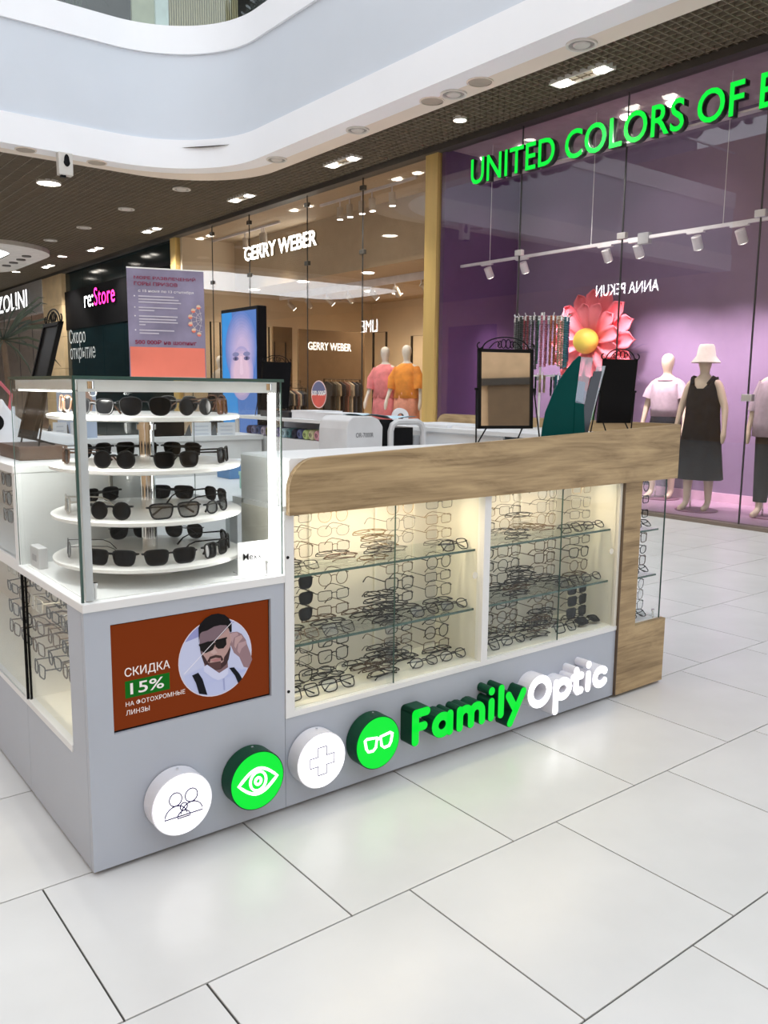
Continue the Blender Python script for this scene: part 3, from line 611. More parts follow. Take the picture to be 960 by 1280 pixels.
mannequin(t, 1.80, SKINM, {'arm':.02}); base_disc(t, BASEP, .2)
shellring(t, 'shirt', [(1.47,.085,.12,0),(1.42,.13,.20,0),(1.25,.165,.23,0),(1.0,.175,.235,0),(.86,.18,.235,0)], LILAC, fold=.05, nf=7)
for s in (-1,1): sleeve(t, 'sleeve', [(0,s*.15,1.43),(0,s*.215,1.25),(-.02,s*.245,1.12)], [.065,.07,.06], LILAC)
for s in (-1,1): sleeve(t, 'trouser_leg', [(0,s*.09,.92),(-.015,s*.10,.5),(-.03*s,s*.105,.16)], [.115,.09,.07], BLKCL)
PKC = mat('pink_cloth', (.85,.25,.28), .8, var=.12, scale=9); ORC = mat('orange_cloth', (.90,.30,.04), .8, var=.12, scale=9); PEACH = mat('peach_skirt', (.80,.34,.24), .8, var=.1, scale=9)
for (px, py, cu, cs, lb, hh) in ((482, 432, PKC, PKC, 'white mannequin in pink blouse and skirt in the cream shop', 1.82), (509, 430, ORC, PEACH, 'white mannequin in orange blouse and peach skirt in cream shop', 1.86)):
    q = pX(px, py, 8.0); t = thing('mannequin', lb, 'mannequin', (8.0, q.y, .22), .35)
    mannequin(t, q.z-.22, SKINW, {'arm':.03, 'fw1':.3})
    k = (q.z-.22)/1.8
    shellring(t, 'blouse', [(1.50*k,.08,.10,0),(1.43*k,.13,.21,0),(1.28*k,.17,.25,0),(1.1*k,.15,.20,0),(.96*k,.17,.22,0)], cu, fold=.08, nf=7)
    for s in (-1,1): sleeve(t, 'sleeve', [(0,s*.15*k,1.43*k),(-.03,s*.225*k,1.26*k),(-.06,s*.245*k,1.10*k)], [.07,.095,.07], cu)
    shellring(t, 'skirt', [(1.05*k,.15,.2,0),(.8*k,.18,.22,0),(.3*k,.20,.24,0)], cs, fold=.08, nf=9)
    pd = thing('podium', 'low white podium under the '+('pink' if cu is PKC else 'orange')+' dressed mannequin', 'podium', (8.0,q.y,.03)); MB().lathe([(.001,0),(.27,0),(.27,.19),(.001,.19)], (8.0,q.y,.03), 28).build('plinth', WHITE, pd)
for (px, py) in ((266, 444),):
    q = pX(px, py, 8.0); q.y = min(q.y, 14.9); t = thing('mannequin', 'pale mannequin in cream coat near the gold strip by the hoarding', 'mannequin', (8.0, q.y, .03), .3)
    mannequin(t, q.z-.03, SKINW, {'arm':.03}); k = (q.z-.03)/1.8; cc = mat('cream_coat', (.5,.44,.36), .85, var=.1)
    shellring(t, 'coat', [(1.5*k,.09,.11,0),(1.42*k,.14,.21,0),(1.1*k,.17,.23,0),(.5*k,.21,.27,0)], cc, fold=.05)
# ------------------------------------------------------------------ giant flower
fc = Vector((8.35, 4.98, 1.995)); t = thing('giant_flower', 'giant pink paper flower with yellow ball centre in the purple shop', 'decoration', (fc.x, fc.y, .03))
PET = mat('pink_petal', (.85,.17,.215), .7, var=.03, scale=3); PET2 = mat('pink_petal_inner', (.88,.21,.26), .6, var=.04, scale=3)
def petal(a, L, wd, x0, m, tilt):
    def f(u, v):
        s = v; wdt = wd*(.35+.65*s**.6)*math.sqrt(max(0.0, 1-max(0,(s-.72)/.28)**2))
        uu = (u-.5)*2*wdt; rr_ = .10+L*s; bend = -.12*math.sin(s*2.2)*tilt + .05*(abs(u-.5)*2)**2*-1
        return (fc.x+x0+bend, fc.y-(rr_*math.cos(a)-uu*math.sin(a)), fc.z+rr_*math.sin(a)+uu*math.cos(a))
    o = MB().grid(f, 6, 8).build('petal', m, t, True); sd = o.modifiers.new('thick', 'SOLIDIFY'); sd.thickness = .006
for k in range(16): petal(2*math.pi*k/16, .57, .125, .05+.015*(k%2), PET, .5)
for k in range(12): petal(2*math.pi*(k+.4)/12, .40, .115, -.02+.012*(k%2), PET2, .6)
MB().ball((fc.x-.15, fc.y, fc.z), .165, 24, 16).build('ball_centre', mat('yellow_ball', (.95,.72,.12), .45), t, True)
MB().cyl((fc.x+.06, fc.y, .03), (fc.x+.06, fc.y, fc.z), .03, 10).build('stem', mat('green_stem', (.05,.2,.06), .6), t)
MB().lathe([(.001,0),(.3,0),(.3,.03),(.001,.03)], (fc.x+.06,fc.y,.03), 24).build('foot', BASEP, t)
# ------------------------------------------------------------------ digital totem out in the mall
xt = 5.0; a = pX(276, 388, xt); b = pX(322, 385, xt); t = thing('digital_totem', 'tall black digital totem showing a blue portrait picture', 'totem', (xt, (a.y+b.y)/2, 0))
yl, yr, zt = a.y, b.y, a.z
MB().box(xt, xt+.14, yr, yl, .05, zt).build('housing', BLACK, t, bevel=.01); MB().box(xt-.1, xt+.24, yr-.05, yl+.05, 0, .05).build('foot', BLACK, t)
scm = bpy.data.materials.new('totem_screen'); scm.use_nodes = True; nt = scm.node_tree; bb = nt.nodes['Principled BSDF']; bb.inputs['Base Color'].default_value = (.02,.02,.02,1)
MT['totem_screen'] = scm; bb.inputs['Emission Color'].default_value = (.05,.12,.33,1); bb.inputs['Emission Strength'].default_value = 1.0
MB().box(xt-.006, xt+.002, yr+.04, yl-.04, .7, zt-.05).build('screen', scm, t)
def onscr(poly, nm, c, lift): MB().prism(poly, lambda u,v,w_: (xt-w_, yl-.04-u*(yl-yr-.08), .7+(zt-.75)*v), lift, lift+.001).build(nm, mat('totem_'+nm+'%d' % int(lift*1e4), c, .6, emit=.8, ec=c), t)
ell = lambda cx, cy, rx, ry, n=28: [(cx+rx*math.cos(2*math.pi*k/n), cy+ry*math.sin(2*math.pi*k/n)) for k in range(n)]
onscr([(.0,0),(.5,0),(.30,1),(0,1)], 'backdrop', (.02,.15,.38), .007)
def lerp(c, d, k): return tuple(x+(y-x)*k for x, y in zip(c, d))
for k in range(9): onscr(ell(.56+.006*k,.70-.004*k,.46-.034*k,.30-.022*k), 'face_shape', lerp((.07,.12,.30),(.30,.24,.36),k/8), .008+.0002*k)
for k in range(5): onscr(ell(.58,.50-.0*k,.34-.03*k,.22-.02*k), 'cheek_shape', lerp((.22,.19,.33),(.38,.27,.34),k/4), .010+.0002*k)
for ex in (.42,.74):
    onscr(ell(ex,.655,.10,.018), 'brow_shape', (.12,.12,.22), .0112); onscr(ell(ex,.62,.085,.017), 'eye_shape', (.09,.08,.16), .0114); onscr(ell(ex,.62,.03,.013), 'pupil_shape', (.02,.02,.05), .0116)
onscr([(.56,.64),(.60,.64),(.64,.50),(.58,.485),(.53,.50)], 'nose_shape', (.42,.31,.38), .0112); onscr(ell(.58,.42,.12,.022), 'mouth_shape', (.32,.14,.2), .0112)
# ------------------------------------------------------------------ palm in the mall
q = pX(6, 425, 3.6) if False else pY(4, 425, 8.0); t = thing('dracaena_palm', 'tall spiky dark palm plant standing beyond the kiosk', 'plant', (q.x, q.y, 0))
MB().lathe([(.001,0),(.24,0),(.30,.5),(.27,.5),(.001,.46)], (q.x,q.y,0), 20).build('planter', mat('planter_dark', (.1,.09,.08), .6), t)
MB().tube([(q.x,q.y,.45),(q.x+.05,q.y,1.1),(q.x,q.y,q.z)], [.045,.035,.03], 8).build('trunk', mat('palm_trunk', (.12,.08,.05), .9, bump=.5, scale=30), t, True)
for k in range(34):
    a = k*2.39996; e = random.uniform(-.5, 1.25); L = random.uniform(.55,.85); d = Vector((math.cos(a)*math.cos(e), math.sin(a)*math.cos(e), math.sin(e))); b0 = Vector((q.x,q.y,q.z))
    MB().tube([b0, b0+d*L*.5+Vector((0,0,.03)), b0+d*L*.85-Vector((0,0,.03)), b0+d*L-Vector((0,0,.12))], [.008,.02,.014,.001], 4, flat=.25).build('leaf', mat('palm_leaf', (.045,.06,.04), .5, var=.2), t)
# ================================================================== THE KIOSK
LED = mat('led_strip', (1,1,1), .4, emit=4.0, ec=(1,.98,.94)); LEDW = mat('led_strip_warm', (1,.9,.7), .4, emit=4.0, ec=(1,.90,.70))
DECK = mat('case_deck', (.86,.87,.86), .18, var=.008); DARKGAP = mat('dark_gap', (.02,.02,.02), .8); DISPW = mat('display_back', (.66,.64,.60), .6, var=.015, scale=2)
# --- corner unit -------------------------------------------------
A = thing('corner_display_case', 'grey corner unit with glass case holding the sunglasses carousel', 'display case', (.305, .3, 0))
f = MB(); f.box(0,.614,0,.02,.014,.398); f.box(0,.614,0,.02,.708,.752); f.box(0,.07,0,.02,.398,.708); f.box(.566,.614,0,.02,.398,.708); f.build('front_panel', GREY, A)
MB().box(0,.02,.022,.6,.014,.32).build('side_panel', GREY, A); MB().box(0,.02,.022,.135,.32,.752).build('corner_post', GREY, A)
MB().box(.02,.6,.03,.59,0,.014).build('plinth', DARKGAP, A); MB().box(-.004,.6145,-.006,.612,.752,.776).build('deck', WHITE, A, bevel=.002); MB().box(.02,.596,.02,.592,.776,.779).build('case_floor', DECK, A)
MB().box(-.004,.018,.135,.6,.318,.338).build('sill', WHITE, A); MB().box(.02,.3,.05,.6,.32,.332).build('lower_deck', OFFW, A); MB().box(.3,.31,.05,.6,.33,.75).build('back_panel', DISPW, A); MB().box(.594,.612,.02,.6,.014,.75).build('inner_side', WHITE, A)
MB().box(.055,.581,.02,.055,.38,.72).build('screen_recess', DARKGAP, A)
gl = dict(front=(.006,.606,.004,.010,.779,1.362), left=(.004,.010,.010,.600,.779,1.362), right=(.602,.608,.010,.600,.779,1.362), back=(.006,.606,.596,.602,.779,1.362))
for k, b in gl.items(): MB().box(*b).build('glass_pane', GLASS, A)
MB().box(-.002,.614,-.002,.610,1.362,1.370).build('top_glass', GLASS, A)
for (x,y,h) in ((.001,.003,.0032),(.609,.003,.002),(.001,.602,.001),(.609,.602,.001)): MB().box(x-h,x+h,y-h,y+h,.779,1.37).build('glass_edge', GREENEDGE, A)
e = MB(); e.box(-.003,.615,-.004,-.0015,1.362,1.3705); e.box(-.004,-.0015,-.003,.611,1.362,1.3705); e.box(.6135,.616,-.003,.611,1.362,1.3705); e.build('top_edge', GREENEDGE, A)
FROST = mat('frosted_profile', (.80,.81,.81), .35, .2)
MB().box(.014,.034,.013,.033,.779,1.335).build('corner_profile', mat('grey_profile', (.62,.64,.67), .4, .2), A); MB().box(.579,.597,.014,.030,.779,1.335).build('led_profile', LED, A)
MB().box(.014,.6,.012,.022,1.330,1.361).build('top_rail', FROST, A); MB().box(.012,.020,.03,.59,1.333,1.361).build('top_rail', FROST, A); MB().box(.0205,.026,.03,.59,1.328,1.340).build('led_strip', LED, A)
for (x,y) in ((.042,.022),(.566,.022)): MB().cyl((x,y,.779),(x,y,.822),.0045,10).cyl((x,y,.815),(x,y,.825),.007,10).build('glass_stud', CHROME, A, True)
for (x,y) in ((.048,.018),(.575,.018)): MB().cyl((x,y,1.338),(x,y,1.357),.012,12).build('corner_joint', CHROME, A, True); MB().tube([(x+.006+.009*math.cos(q),y-.004,1.328+.009*math.sin(q)) for q in [i*math.pi/5 for i in range(10)]], .0022, 6, closed=True).build('lock_ring', CHROME, A, True)
area('case_right_led', (.574,.036,1.06), (math.radians(90),0,math.radians(90)), .016, .54, .5, (1,.98,.94)); area('case_left_led', (.035,.3,1.325), (0,math.radians(-20),0), .02, .5, 3.0, (1,.98,.94))
# sliding door pane of the low side display
MB().box(.004,.009,.13,.57,.338,.752).build('side_glass', GLASS, A); MB().box(.003,.010,.569,.573,.338,.752).build('door_edge', BLACK, A)
area('side_led', (.12,.35,.745), (0,0,0), .02, .4, 1.0, (1,.9,.7))
# --- advertising screen -----------------------------------------
sc = thing('advertising_screen', 'orange advertising screen with portrait disc set in the grey corner panel', 'screen', (.318, .03, .40))
ORG = mat('screen_orange', (.05,.008,.0006), .45, emit=.42, ec=(.20,.030,.002), var=.0, spec=.12)
MB().box(.068,.568,.012,.03,.396,.71).build('bezel', BLACK, sc); MB().box(.074,.562,.009,.0125,.404,.703).build('panel', ORG, sc)
def SCR(name, poly, c, lay, em=.40): MB().prism(poly, lambda u,v,w_: (u, .009-w_, v), .0004*lay, .0004*lay+.0003).build(name, mat('scr_%s_%d' % (name, lay), tuple(.3*q9 for q9 in c), .5, emit=em, ec=c, var=0, spec=.15), sc)
TR = lambda pts: [(lambda q9: (q9.x, q9.z))(pY(215+u/7.385, 740+v/7.385, .008)) for u, v in pts]
c9 = TR([(407,603),(68,612),(745,590)]); cxx, czz = c9[0]; rc = (c9[2][0]-c9[1][0])/2; l9 = TR([(104,754),(560,258)])
SCR('portrait_ring', ell(cxx,czz,rc,rc,48), (.72,.66,.74), 1); SCR('portrait_disc', ell(cxx,czz,rc-.0028,rc-.0028,48), (.30,.31,.58), 2)
low = [(cxx+(rc-.003)*math.cos(a), czz+(rc-.003)*math.sin(a)) for a in [math.radians(57-k*9) for k in range(31)]]
SCR('light_half', low, (.55,.58,.78), 3)
edge = [(cxx+(rc-.0032)*math.cos(a), czz+(rc-.0032)*math.sin(a)) for a in [math.radians(-28-k*10) for k in range(13)]]
SCR('shirt', TR([(110,775),(180,745),(270,700),(330,680),(440,720),(510,690),(620,700),(680,730)])+edge, (.50,.54,.78), 4)
SCR('hand', TR([(500,400),(540,372),(600,365),(640,385),(680,440),(690,480),(720,560),(738,620),(705,700),(660,690),(620,600),(570,560),(545,500),(520,470)]), (.30,.19,.21), 5)
for k, pg in enumerate(([(505,405),(545,380),(560,400),(540,470),(520,470)],[(548,378),(600,370),(610,395),(570,420),(555,470),(545,440)],[(580,420),(640,395),(650,420),(600,480),(585,520),(572,500)],[(610,470),(680,450),(685,480),(640,520),(620,570),(600,540)])): SCR('finger', TR(pg), (.48-.03*k,.32-.02*k,.32), 6+k%2)
SCR('neck', TR([(290,640),(510,620),(515,700),(430,750),(300,690)]), (.22,.13,.14), 6)
SCR('beard', TR([(258,540),(270,590),(290,650),(330,700),(380,722),(450,710),(500,665),(520,620),(537,530),(535,450),(250,470)]), (.055,.028,.03), 7)
SCR('face', TR([(250,380),(270,362),(320,348),(380,313),(440,298),(505,300),(522,340),(536,420),(533,500),(505,560),(478,600),(470,640),(440,660),(330,650),(300,600),(268,560),(252,480)]), (.46,.29,.27), 8)
SCR('shaded_forehead', TR([(250,380),(270,362),(320,348),(380,313),(440,298),(505,300),(520,322),(285,565),(268,560),(252,480)]), (.20,.135,.16), 9)
SCR('moustache', TR([(320,640),(345,595),(400,578),(450,585),(470,620),(455,640),(440,610),(400,602),(350,618),(345,650)]), (.06,.03,.03), 10); SCR('mouth', TR([(348,628),(400,612),(448,606),(440,628),(392,640)]), (.42,.19,.19), 11)
SCR('chin_beard', TR([(335,655),(390,645),(445,635),(450,700),(390,715),(340,700)]), (.10,.05,.05), 10)
SCR('nose', TR([(372,505),(398,535),(415,560),(380,572),(350,560)]), (.55,.38,.36), 11)
SCR('hair', TR([(243,470),(238,330),(255,290),(300,240),(360,205),(420,195),(480,207),(520,240),(545,290),(546,362),(530,372),(515,330),(498,304),(440,302),(380,317),(320,352),(270,366),(252,385)]), (.010,.008,.011), 12, .15)
SCR('sunglass_lens', TR([(243,482),(330,452),(398,468),(372,530),(302,562),(262,540)]), (.018,.014,.014), 13, .15); SCR('sunglass_lens', TR([(392,448),(492,420),(497,480),(470,516),(420,522),(395,500)]), (.022,.012,.010), 13, .2)
SCR('sunglass_bridge', TR([(240,480),(500,412),(502,426),(242,496)]), (.015,.012,.012), 14, .15)
SCR('collar', TR([(285,690),(318,668),(430,745),(503,697),(515,690),(512,750),(470,792),(420,810),(370,790),(290,730)]), (.62,.64,.84), 13); SCR('button_line', TR([(463,795),(478,790),(485,900),(472,905)]), (.34,.37,.60), 13)
SCR('brace', TR([(178,767),(235,740),(275,800),(320,945),(243,935),(215,840)]), (.012,.012,.02), 15, .15); SCR('brace', TR([(520,697),(565,690),(615,750),(640,795),(603,838),(575,770)]), (.012,.012,.02), 15, .15)
SCR('split_line', [(l9[0][0]-.0012,l9[0][1]),(l9[0][0]+.0012,l9[0][1]),(l9[1][0]+.0012,l9[1][1]),(l9[1][0]-.0012,l9[1][1])], (.85,.80,.86), 17)
SW = mat('screen_white', (.4,.38,.38), .4, emit=.34, ec=(.85,.8,.78), spec=.15); SGN = mat('screen_green', (.002,.04,.003), .4, emit=.35, ec=(.001,.16,.008), var=0, spec=.15)
q = lambda px, py: pY(px, py, .009)
def sline(body, pa, pb, h, dz=0, off=.0, m=SW): a, b = q(*pa), q(*pb); text('lettering', body, m, sc, '-Y', (a.x, .009, a.z+dz), b.x-a.x, h, .0014, off)
MB().box(.108,.238,.0080,.0086,.490,.539).build('green_box', SGN, sc)
text('lettering', 'СКИДКА', SW, sc, '-Y', (.108,.009,.547), .132, .030, .0014, .006); text('lettering', '15%', SW, sc, '-Y', (.122,.008,.499), .098, .033, .0014, .010)
text('lettering', 'НА ФОТОХРОМНЫЕ', SW, sc, '-Y', (.108,.009,.466), .176, .0145, .0014, .002); text('lettering', 'ЛИНЗЫ', SW, sc, '-Y', (.108,.009,.441), .068, .0145, .0014, .002)
# --- left unit ----------------------------------------------------
B = thing('side_display_unit', 'grey and white side unit with glass fronted frame displays', 'display case', (.2, 1.9, 0))
MB().box(0,.02,.602,3.2,.014,.32).build('side_panel', GREY, B); MB().box(-.004,.018,.602,3.2,.318,.338).build('sill', WHITE, B); MB().box(.02,.3,.602,3.2,.32,.332).build('lower_deck', OFFW, B)
MB().box(.3,.31,.602,3.2,.33,1.06).build('back_panel', DISPW, B); MB().box(-.002,.45,.612,3.2,.752,.79).build('mid_shelf', WHITE, B); MB().box(-.004,.46,.612,3.2,1.068,1.095).build('top', WHITE, B, bevel=.003)
MB().box(0,.03,.612,.642,.79,1.068).build('upright', WHITE, B); MB().box(.03,.45,.614,.624,.79,1.068).build('end_panel', WHITE, B); MB().box(.02,.44,.65,3.15,0,.014).build('plinth', DARKGAP, B)
for (a, b) in ((.58,1.15),(1.14,1.7),(1.69,2.3)): MB().box(-.004,.001,a,b,.338,.752).build('sliding_glass', GLASS, B); MB().box(-.006,.003,a-.002,a+.001,.338,.752).build('door_edge', BLACK, B)
for (a, b) in ((.642,1.3),(1.31,2.3)): MB().box(.006,.011,a,b,.79,1.068).build('upper_glass', GLASS, B)
# --- front unit ---------------------------------------------------
C = thing('front_display_unit', 'long grey front unit with two lit glass bays under a wood board', 'display case', (1.45, .15, 0))
MB().box(.6155,2.298,0,.02,.014,.312).build('base_panel', GREY, C); MB().box(.63,2.28,.03,.27,0,.014).build('plinth', DARKGAP, C)
MB().box(.6155,2.298,-.004,.03,.312,.330).build('bottom_rail', WHITE, C); MB().box(.6155,.648,-.004,.03,.330,.97).build('stile', WHITE, C); MB().box(1.470,1.503,-.004,.03,.330,.97).build('stile', WHITE, C); MB().box(1.474,1.499,.03,.27,.330,.97).build('divider', OFFW, C)
MB().box(2.282,2.298,.0,.27,.312,.97).build('end_side', OFFW, C); MB().box(.6155,.635,.03,.27,.33,.97).build('end_side', OFFW, C); MB().box(.62,2.29,.265,.275,.02,.985).build('back_panel', DISPW, C); MB().box(.635,2.282,.02,.265,.318,.334).build('deck', OFFW, C); MB().box(.62,2.62,.02,.34,.962,.985).box(1.5,2.17,.34,.56,.962,.985).build('top_panel', WHITE, C)
for z in (.83,.40): MB().cyl((.625,-.006,z),(.625,-.003,z),.005,10).build('screw', BLACK, C)
for (x0, x1, xm) in ((.648,1.470,1.045),(1.503,2.282,1.905)):
    MB().box(x0,xm+.012,.006,.011,.332,.965).build('sliding_glass', GLASS, C); MB().box(xm-.012,x1,.013,.018,.332,.965).build('sliding_glass', GLASS, C); MB().box(xm+.012,xm+.0136,.0055,.0115,.332,.965).build('door_edge', GREENEDGE, C)
    MB().cyl((x1-.028,.010,.665),(x1-.028,.014,.665),.013,16).build('finger_pull', mat('clear_pull', (.75,.72,.62), .2), C)
    for z in (.757,.529):
        MB().box(x0-.001,x1+.001,.045,.249,z-.008,z).build('glass_shelf', SHELFG, C); MB().box(x0,x1,.042,.0452,z-.008,z).build('shelf_edge', GREENEDGE, C)
    MB().box(x0+.02,x1-.02,.05,.065,.955,.962).build('led_strip', LEDW, C); area('bay_led', ((x0+x1)/2,.075,.950), (math.radians(12),0,0), x1-x0-.22, .02, (1.6,1.1)[x0 > 1], (1,.80,.52))
area('bay_side_led', (.66,.09,.64), (0,math.radians(-90),0), .5, .02, .55, (1,.80,.52))
arc = [(.72-.10*math.cos(a), 1.035+.10*math.sin(a)) for a in [math.pi/2*k/8 for k in range(9)]]
board = [(.62,.962)]+arc+[(2.664,1.203),(2.664,.962)]
MB().prism(board, lambda u,v,w_: (u,w_,v), -.024, -.004).build('wood_board', WOOD, C)
blk = [(.632,.985),(.632,1.127),(.638,1.133),(2.60,1.133),(2.60,.985)]
MB().prism(blk, lambda u,v,w_: (u,w_,v), -.004, .30).build('counter_block', WHITE, C)
# --- wood end unit ------------------------------------------------
D = thing('wood_end_unit', 'oak pillar and low plinth with glass corner at kiosk end', 'display case', (2.47, .15, 0))
MB().box(2.300,2.42,-.012,.012,.014,.960).box(2.42,2.652,-.012,.012,.014,.312).build('front_panel', WOODZ, D); MB().box(2.640,2.654,.012,.335,.014,.312).build('side_panel', WOODZ, D); MB().box(2.2985,2.3012,-.013,.0,.014,.96).build('edge_strip', mat('dark_edge', (.12,.08,.05), .5), D)
MB().box(2.33,2.62,.02,.32,0,.014).build('plinth', DARKGAP, D); MB().box(2.42,2.65,.012,.335,.304,.316).build('deck', WHITE, D); MB().box(2.412,2.424,.012,.335,.314,.96).build('inner_side', OFFW, D)
MB().box(2.424,2.615,-.002,.004,.316,.962).build('front_glass', GLASS, D); MB().box(2.609,2.615,.004,.335,.316,.962).build('side_glass', GLASS, D); MB().box(2.6145,2.6175,-.003,.003,.316,.962).build('glass_edge', GREENEDGE, D)
MB().box(2.424,2.61,.33,.335,.316,.962).build('back_panel', GLASS, D)
for z in (.735,.525): MB().box(2.424,2.585,.01,.32,z-.007,z).build('glass_shelf', SHELFG, D); MB().box(2.424,2.585,.006,.0105,z-.007,z).build('shelf_edge', GREENEDGE, D)
MB().cyl((2.592,.016,.316),(2.592,.016,.352),.004,8).cyl((2.592,.016,.346),(2.592,.016,.356),.007,10).build('glass_stud', CHROME, D, True)
# --- right unit ---------------------------------------------------
E_ = thing('back_counter_unit', 'white inner counter with open shelf of cloth rolls', 'counter', (2.42, 1.9, 0))
MB().box(2.2,2.21,.62,1.96,.014,1.13).box(2.2,2.21,3.25,3.3,.014,1.13).box(2.2,2.21,1.96,3.25,.014,1.017).build('inner_panel', WHITE, E_); MB().box(2.18,2.65,.34,3.3,1.13,1.15).build('top', WHITE, E_); MB().box(2.64,2.652,.34,3.3,.014,1.13).build('outer_panel', GREY, E_)
MB().box(2.21,2.60,1.96,3.25,1.0,1.017).build('shelf', WHITE, E_); MB().box(2.58,2.6,1.96,3.25,1.017,1.13).build('shelf_back', GREY, E_); MB().box(2.21,2.6,1.95,1.96,1.017,1.13).build('shelf_side', GREY, E_)
wb2 = [(-.004,.962),(1.60,.962),(1.60,1.13)]+[(1.53+.07*math.cos(a),1.135+.07*math.sin(a)) for a in [math.pi/2*k/5 for k in range(6)]]+[(-.004,1.205)]
MB().prism(wb2, lambda u,v,w_: (w_,u,v), 2.644, 2.664).build('wood_board', woodmat('oak_y', (.215,.14,.063), (.38,.265,.135), (.52,.375,.20), 'Y'), E_)
K = thing('rear_counter', 'white rear counter closing the kiosk behind the carousel case', 'counter', (1.3, 3.1, 0))
MB().box(.46,2.18,2.86,3.2,1.0,1.03).build('top', WHITE, K); MB().box(.46,2.18,2.88,2.9,.014,1.0).build('front_panel', WHITE, K); MB().box(.46,2.18,3.18,3.2,.014,1.0).build('rear_panel', GREY, K)
tb = thing('inner_desk', 'white inner desk carrying the grey lens machine', 'desk', (1.9, 1.2, 0)); MB().box(1.5,2.195,.85,1.6,.93,.955).build('top', WHITE, tb)
for x in (1.52,2.16): MB().box(x,x+.02,.87,1.58,0,.93).build('side', WHITE, tb)
# --- lit sign -----------------------------------------------------
GF = mat('sign_green_face', (.002,.10,.01), .5, emit=.68, ec=(.004,.76,.04), spec=.1); GS = mat('sign_green_side', (.002,.055,.026), .45, spec=.25); WF = mat('sign_white_face', (1,1,1), .4, emit=.9, ec=(.97,.95,1)); WS = mat('sign_white_side', (.80,.80,.86), .4)
fs = thing('kiosk_sign', 'thick green and white lit letters along the grey base panel', 'sign', (1.6, 0, .1))
# rounded stroke letters: every letter is a union of round-ended strokes
def capsule(mb, pts, r, fn, d0, d1):
    pts = [Vector((p[0], p[1])) for p in pts]; n = len(pts); Lf = []; Rt = []
    for i in range(n):
        t_ = (pts[min(i+1,n-1)]-pts[max(i-1,0)]).normalized(); nn = Vector((-t_.y, t_.x)); Lf.append(pts[i]+nn*r); Rt.append(pts[i]-nn*r)
    def capp(c, dv): a0 = math.atan2(dv.y, dv.x); return [c+Vector((math.cos(a0+math.pi/2-math.pi*k/8), math.sin(a0+math.pi/2-math.pi*k/8)))*r for k in range(1,8)]
    for i in range(n-1): mb.prism([Lf[i], Lf[i+1], Rt[i+1], Rt[i]], fn, d0, d1)
    e1 = (pts[-1]-pts[-2]).normalized(); e0 = (pts[0]-pts[1]).normalized()
    mb.prism([Lf[-1]]+capp(pts[-1], e1)+[Rt[-1]], fn, d0, d1); mb.prism([Rt[0]]+capp(pts[0], e0)+[Lf[0]], fn, d0, d1)
def arcp(cx, cz, rx, rz, a0, a1, n=14): return [(cx+rx*math.cos(math.radians(a0+(a1-a0)*k/n)), cz+rz*math.sin(math.radians(a0+(a1-a0)*k/n))) for k in range(n+1)]
def letter_strokes(ch, x0, x1, zb, xh, ch_, r):
    w_ = x1-x0; c = (x0+x1)/2; a, b = x0+r, x1-r; rx = (b-a)/2; lo, hi = zb+r, zb+xh-r; mz = (lo+hi)/2; rz = (hi-lo)/2; top = zb+ch_-r
    if ch == 'F': return [[(a,lo),(a,top)],[(a,top),(b,top)],[(a,(lo+top)/2),(b-.012,(lo+top)/2)]]
    if ch == 'a': return [arcp(c-.002,mz,rx-.002,rz,0,360,22),[(b,lo),(b,hi)]]
    if ch == 'm': m_ = (a+b)/2; q_ = (m_-a)/2; return [[(a,lo),(a,hi)],[(a,hi-q_)]+arcp(a+q_,hi-q_,q_,q_,180,0,8)+[(m_,lo)],[(m_,hi-q_)]+arcp(m_+q_,hi-q_,q_,q_,180,0,8)+[(b,lo)]]
    if ch == 'i': return [[(c,lo),(c,hi-.004)],[(c,hi+.037),(c,hi+.038)]]
    if ch == 'l': return [[(c,lo),(c,top)]]
    if ch == 'y': return [[(a,hi),(c-.002,lo+.004)],[(b,hi),(a+.012,zb-.032)]]
    if ch == 'O': return [arcp(c,(lo+top)/2,rx,(top-lo)/2,0,360,28)]
    if ch == 'p': return [[(a,zb-.036),(a,hi)],arcp(c+.001,mz,rx,rz,0,360,22)]
    if ch == 't': return [[(c-.008,top-.010),(c-.008,lo+.010),(c+.002,lo),(b,lo+.002)],[(a-.004,hi),(b,hi)]]
    if ch == 'c': return [arcp(c,mz,rx,rz,42,318,18)]
fnl = lambda u, v, w_: (u, -w_, v)
yl_ = lambda px: 915-(px-514)*70/246
for chs, boxes, sm_, fm_ in (('Family', ((515,538),(540,567),(571,607),(610,619),(622,631),(632,658)), GS, GF), ('Optic', ((660,690),(692,715),(714,730),(731,740),(741,761)), WS, WF)):
    for ch, (xa, xb) in zip(chs, boxes):
        X0_ = pY(xa, yl_(xa), -.0635).x; X1_ = pY(xb, yl_(xb), -.0635).x; zb_ = .112 if chs == 'Family' else .102; mb1 = MB(); mb2 = MB()
        for stt in letter_strokes(ch, X0_, X1_, zb_, .098, .135, .0165): capsule(mb1, stt, .0165, fnl, .0, .061); capsule(mb2, stt, .0150, fnl, .0612, .0635)
        lo_ = mb1.build('letter', sm_, fs); mb2.build('letter_face', fm_, lo_)
INK = mat('icon_ink', (.012,.008,.08), .8, spec=.05); WINK = mat('icon_white', (.9,1,.92), .5, emit=1.0, ec=(.9,1,.92))
yf = -.0625
def icon_line(t, name, pts, r, m, closed=True): MB().tube([(x, yf-.0016, z) for x, z in pts], r*1.35, 6, closed=closed, flat=1, ref=(0,1,0)).build(name, m, t)
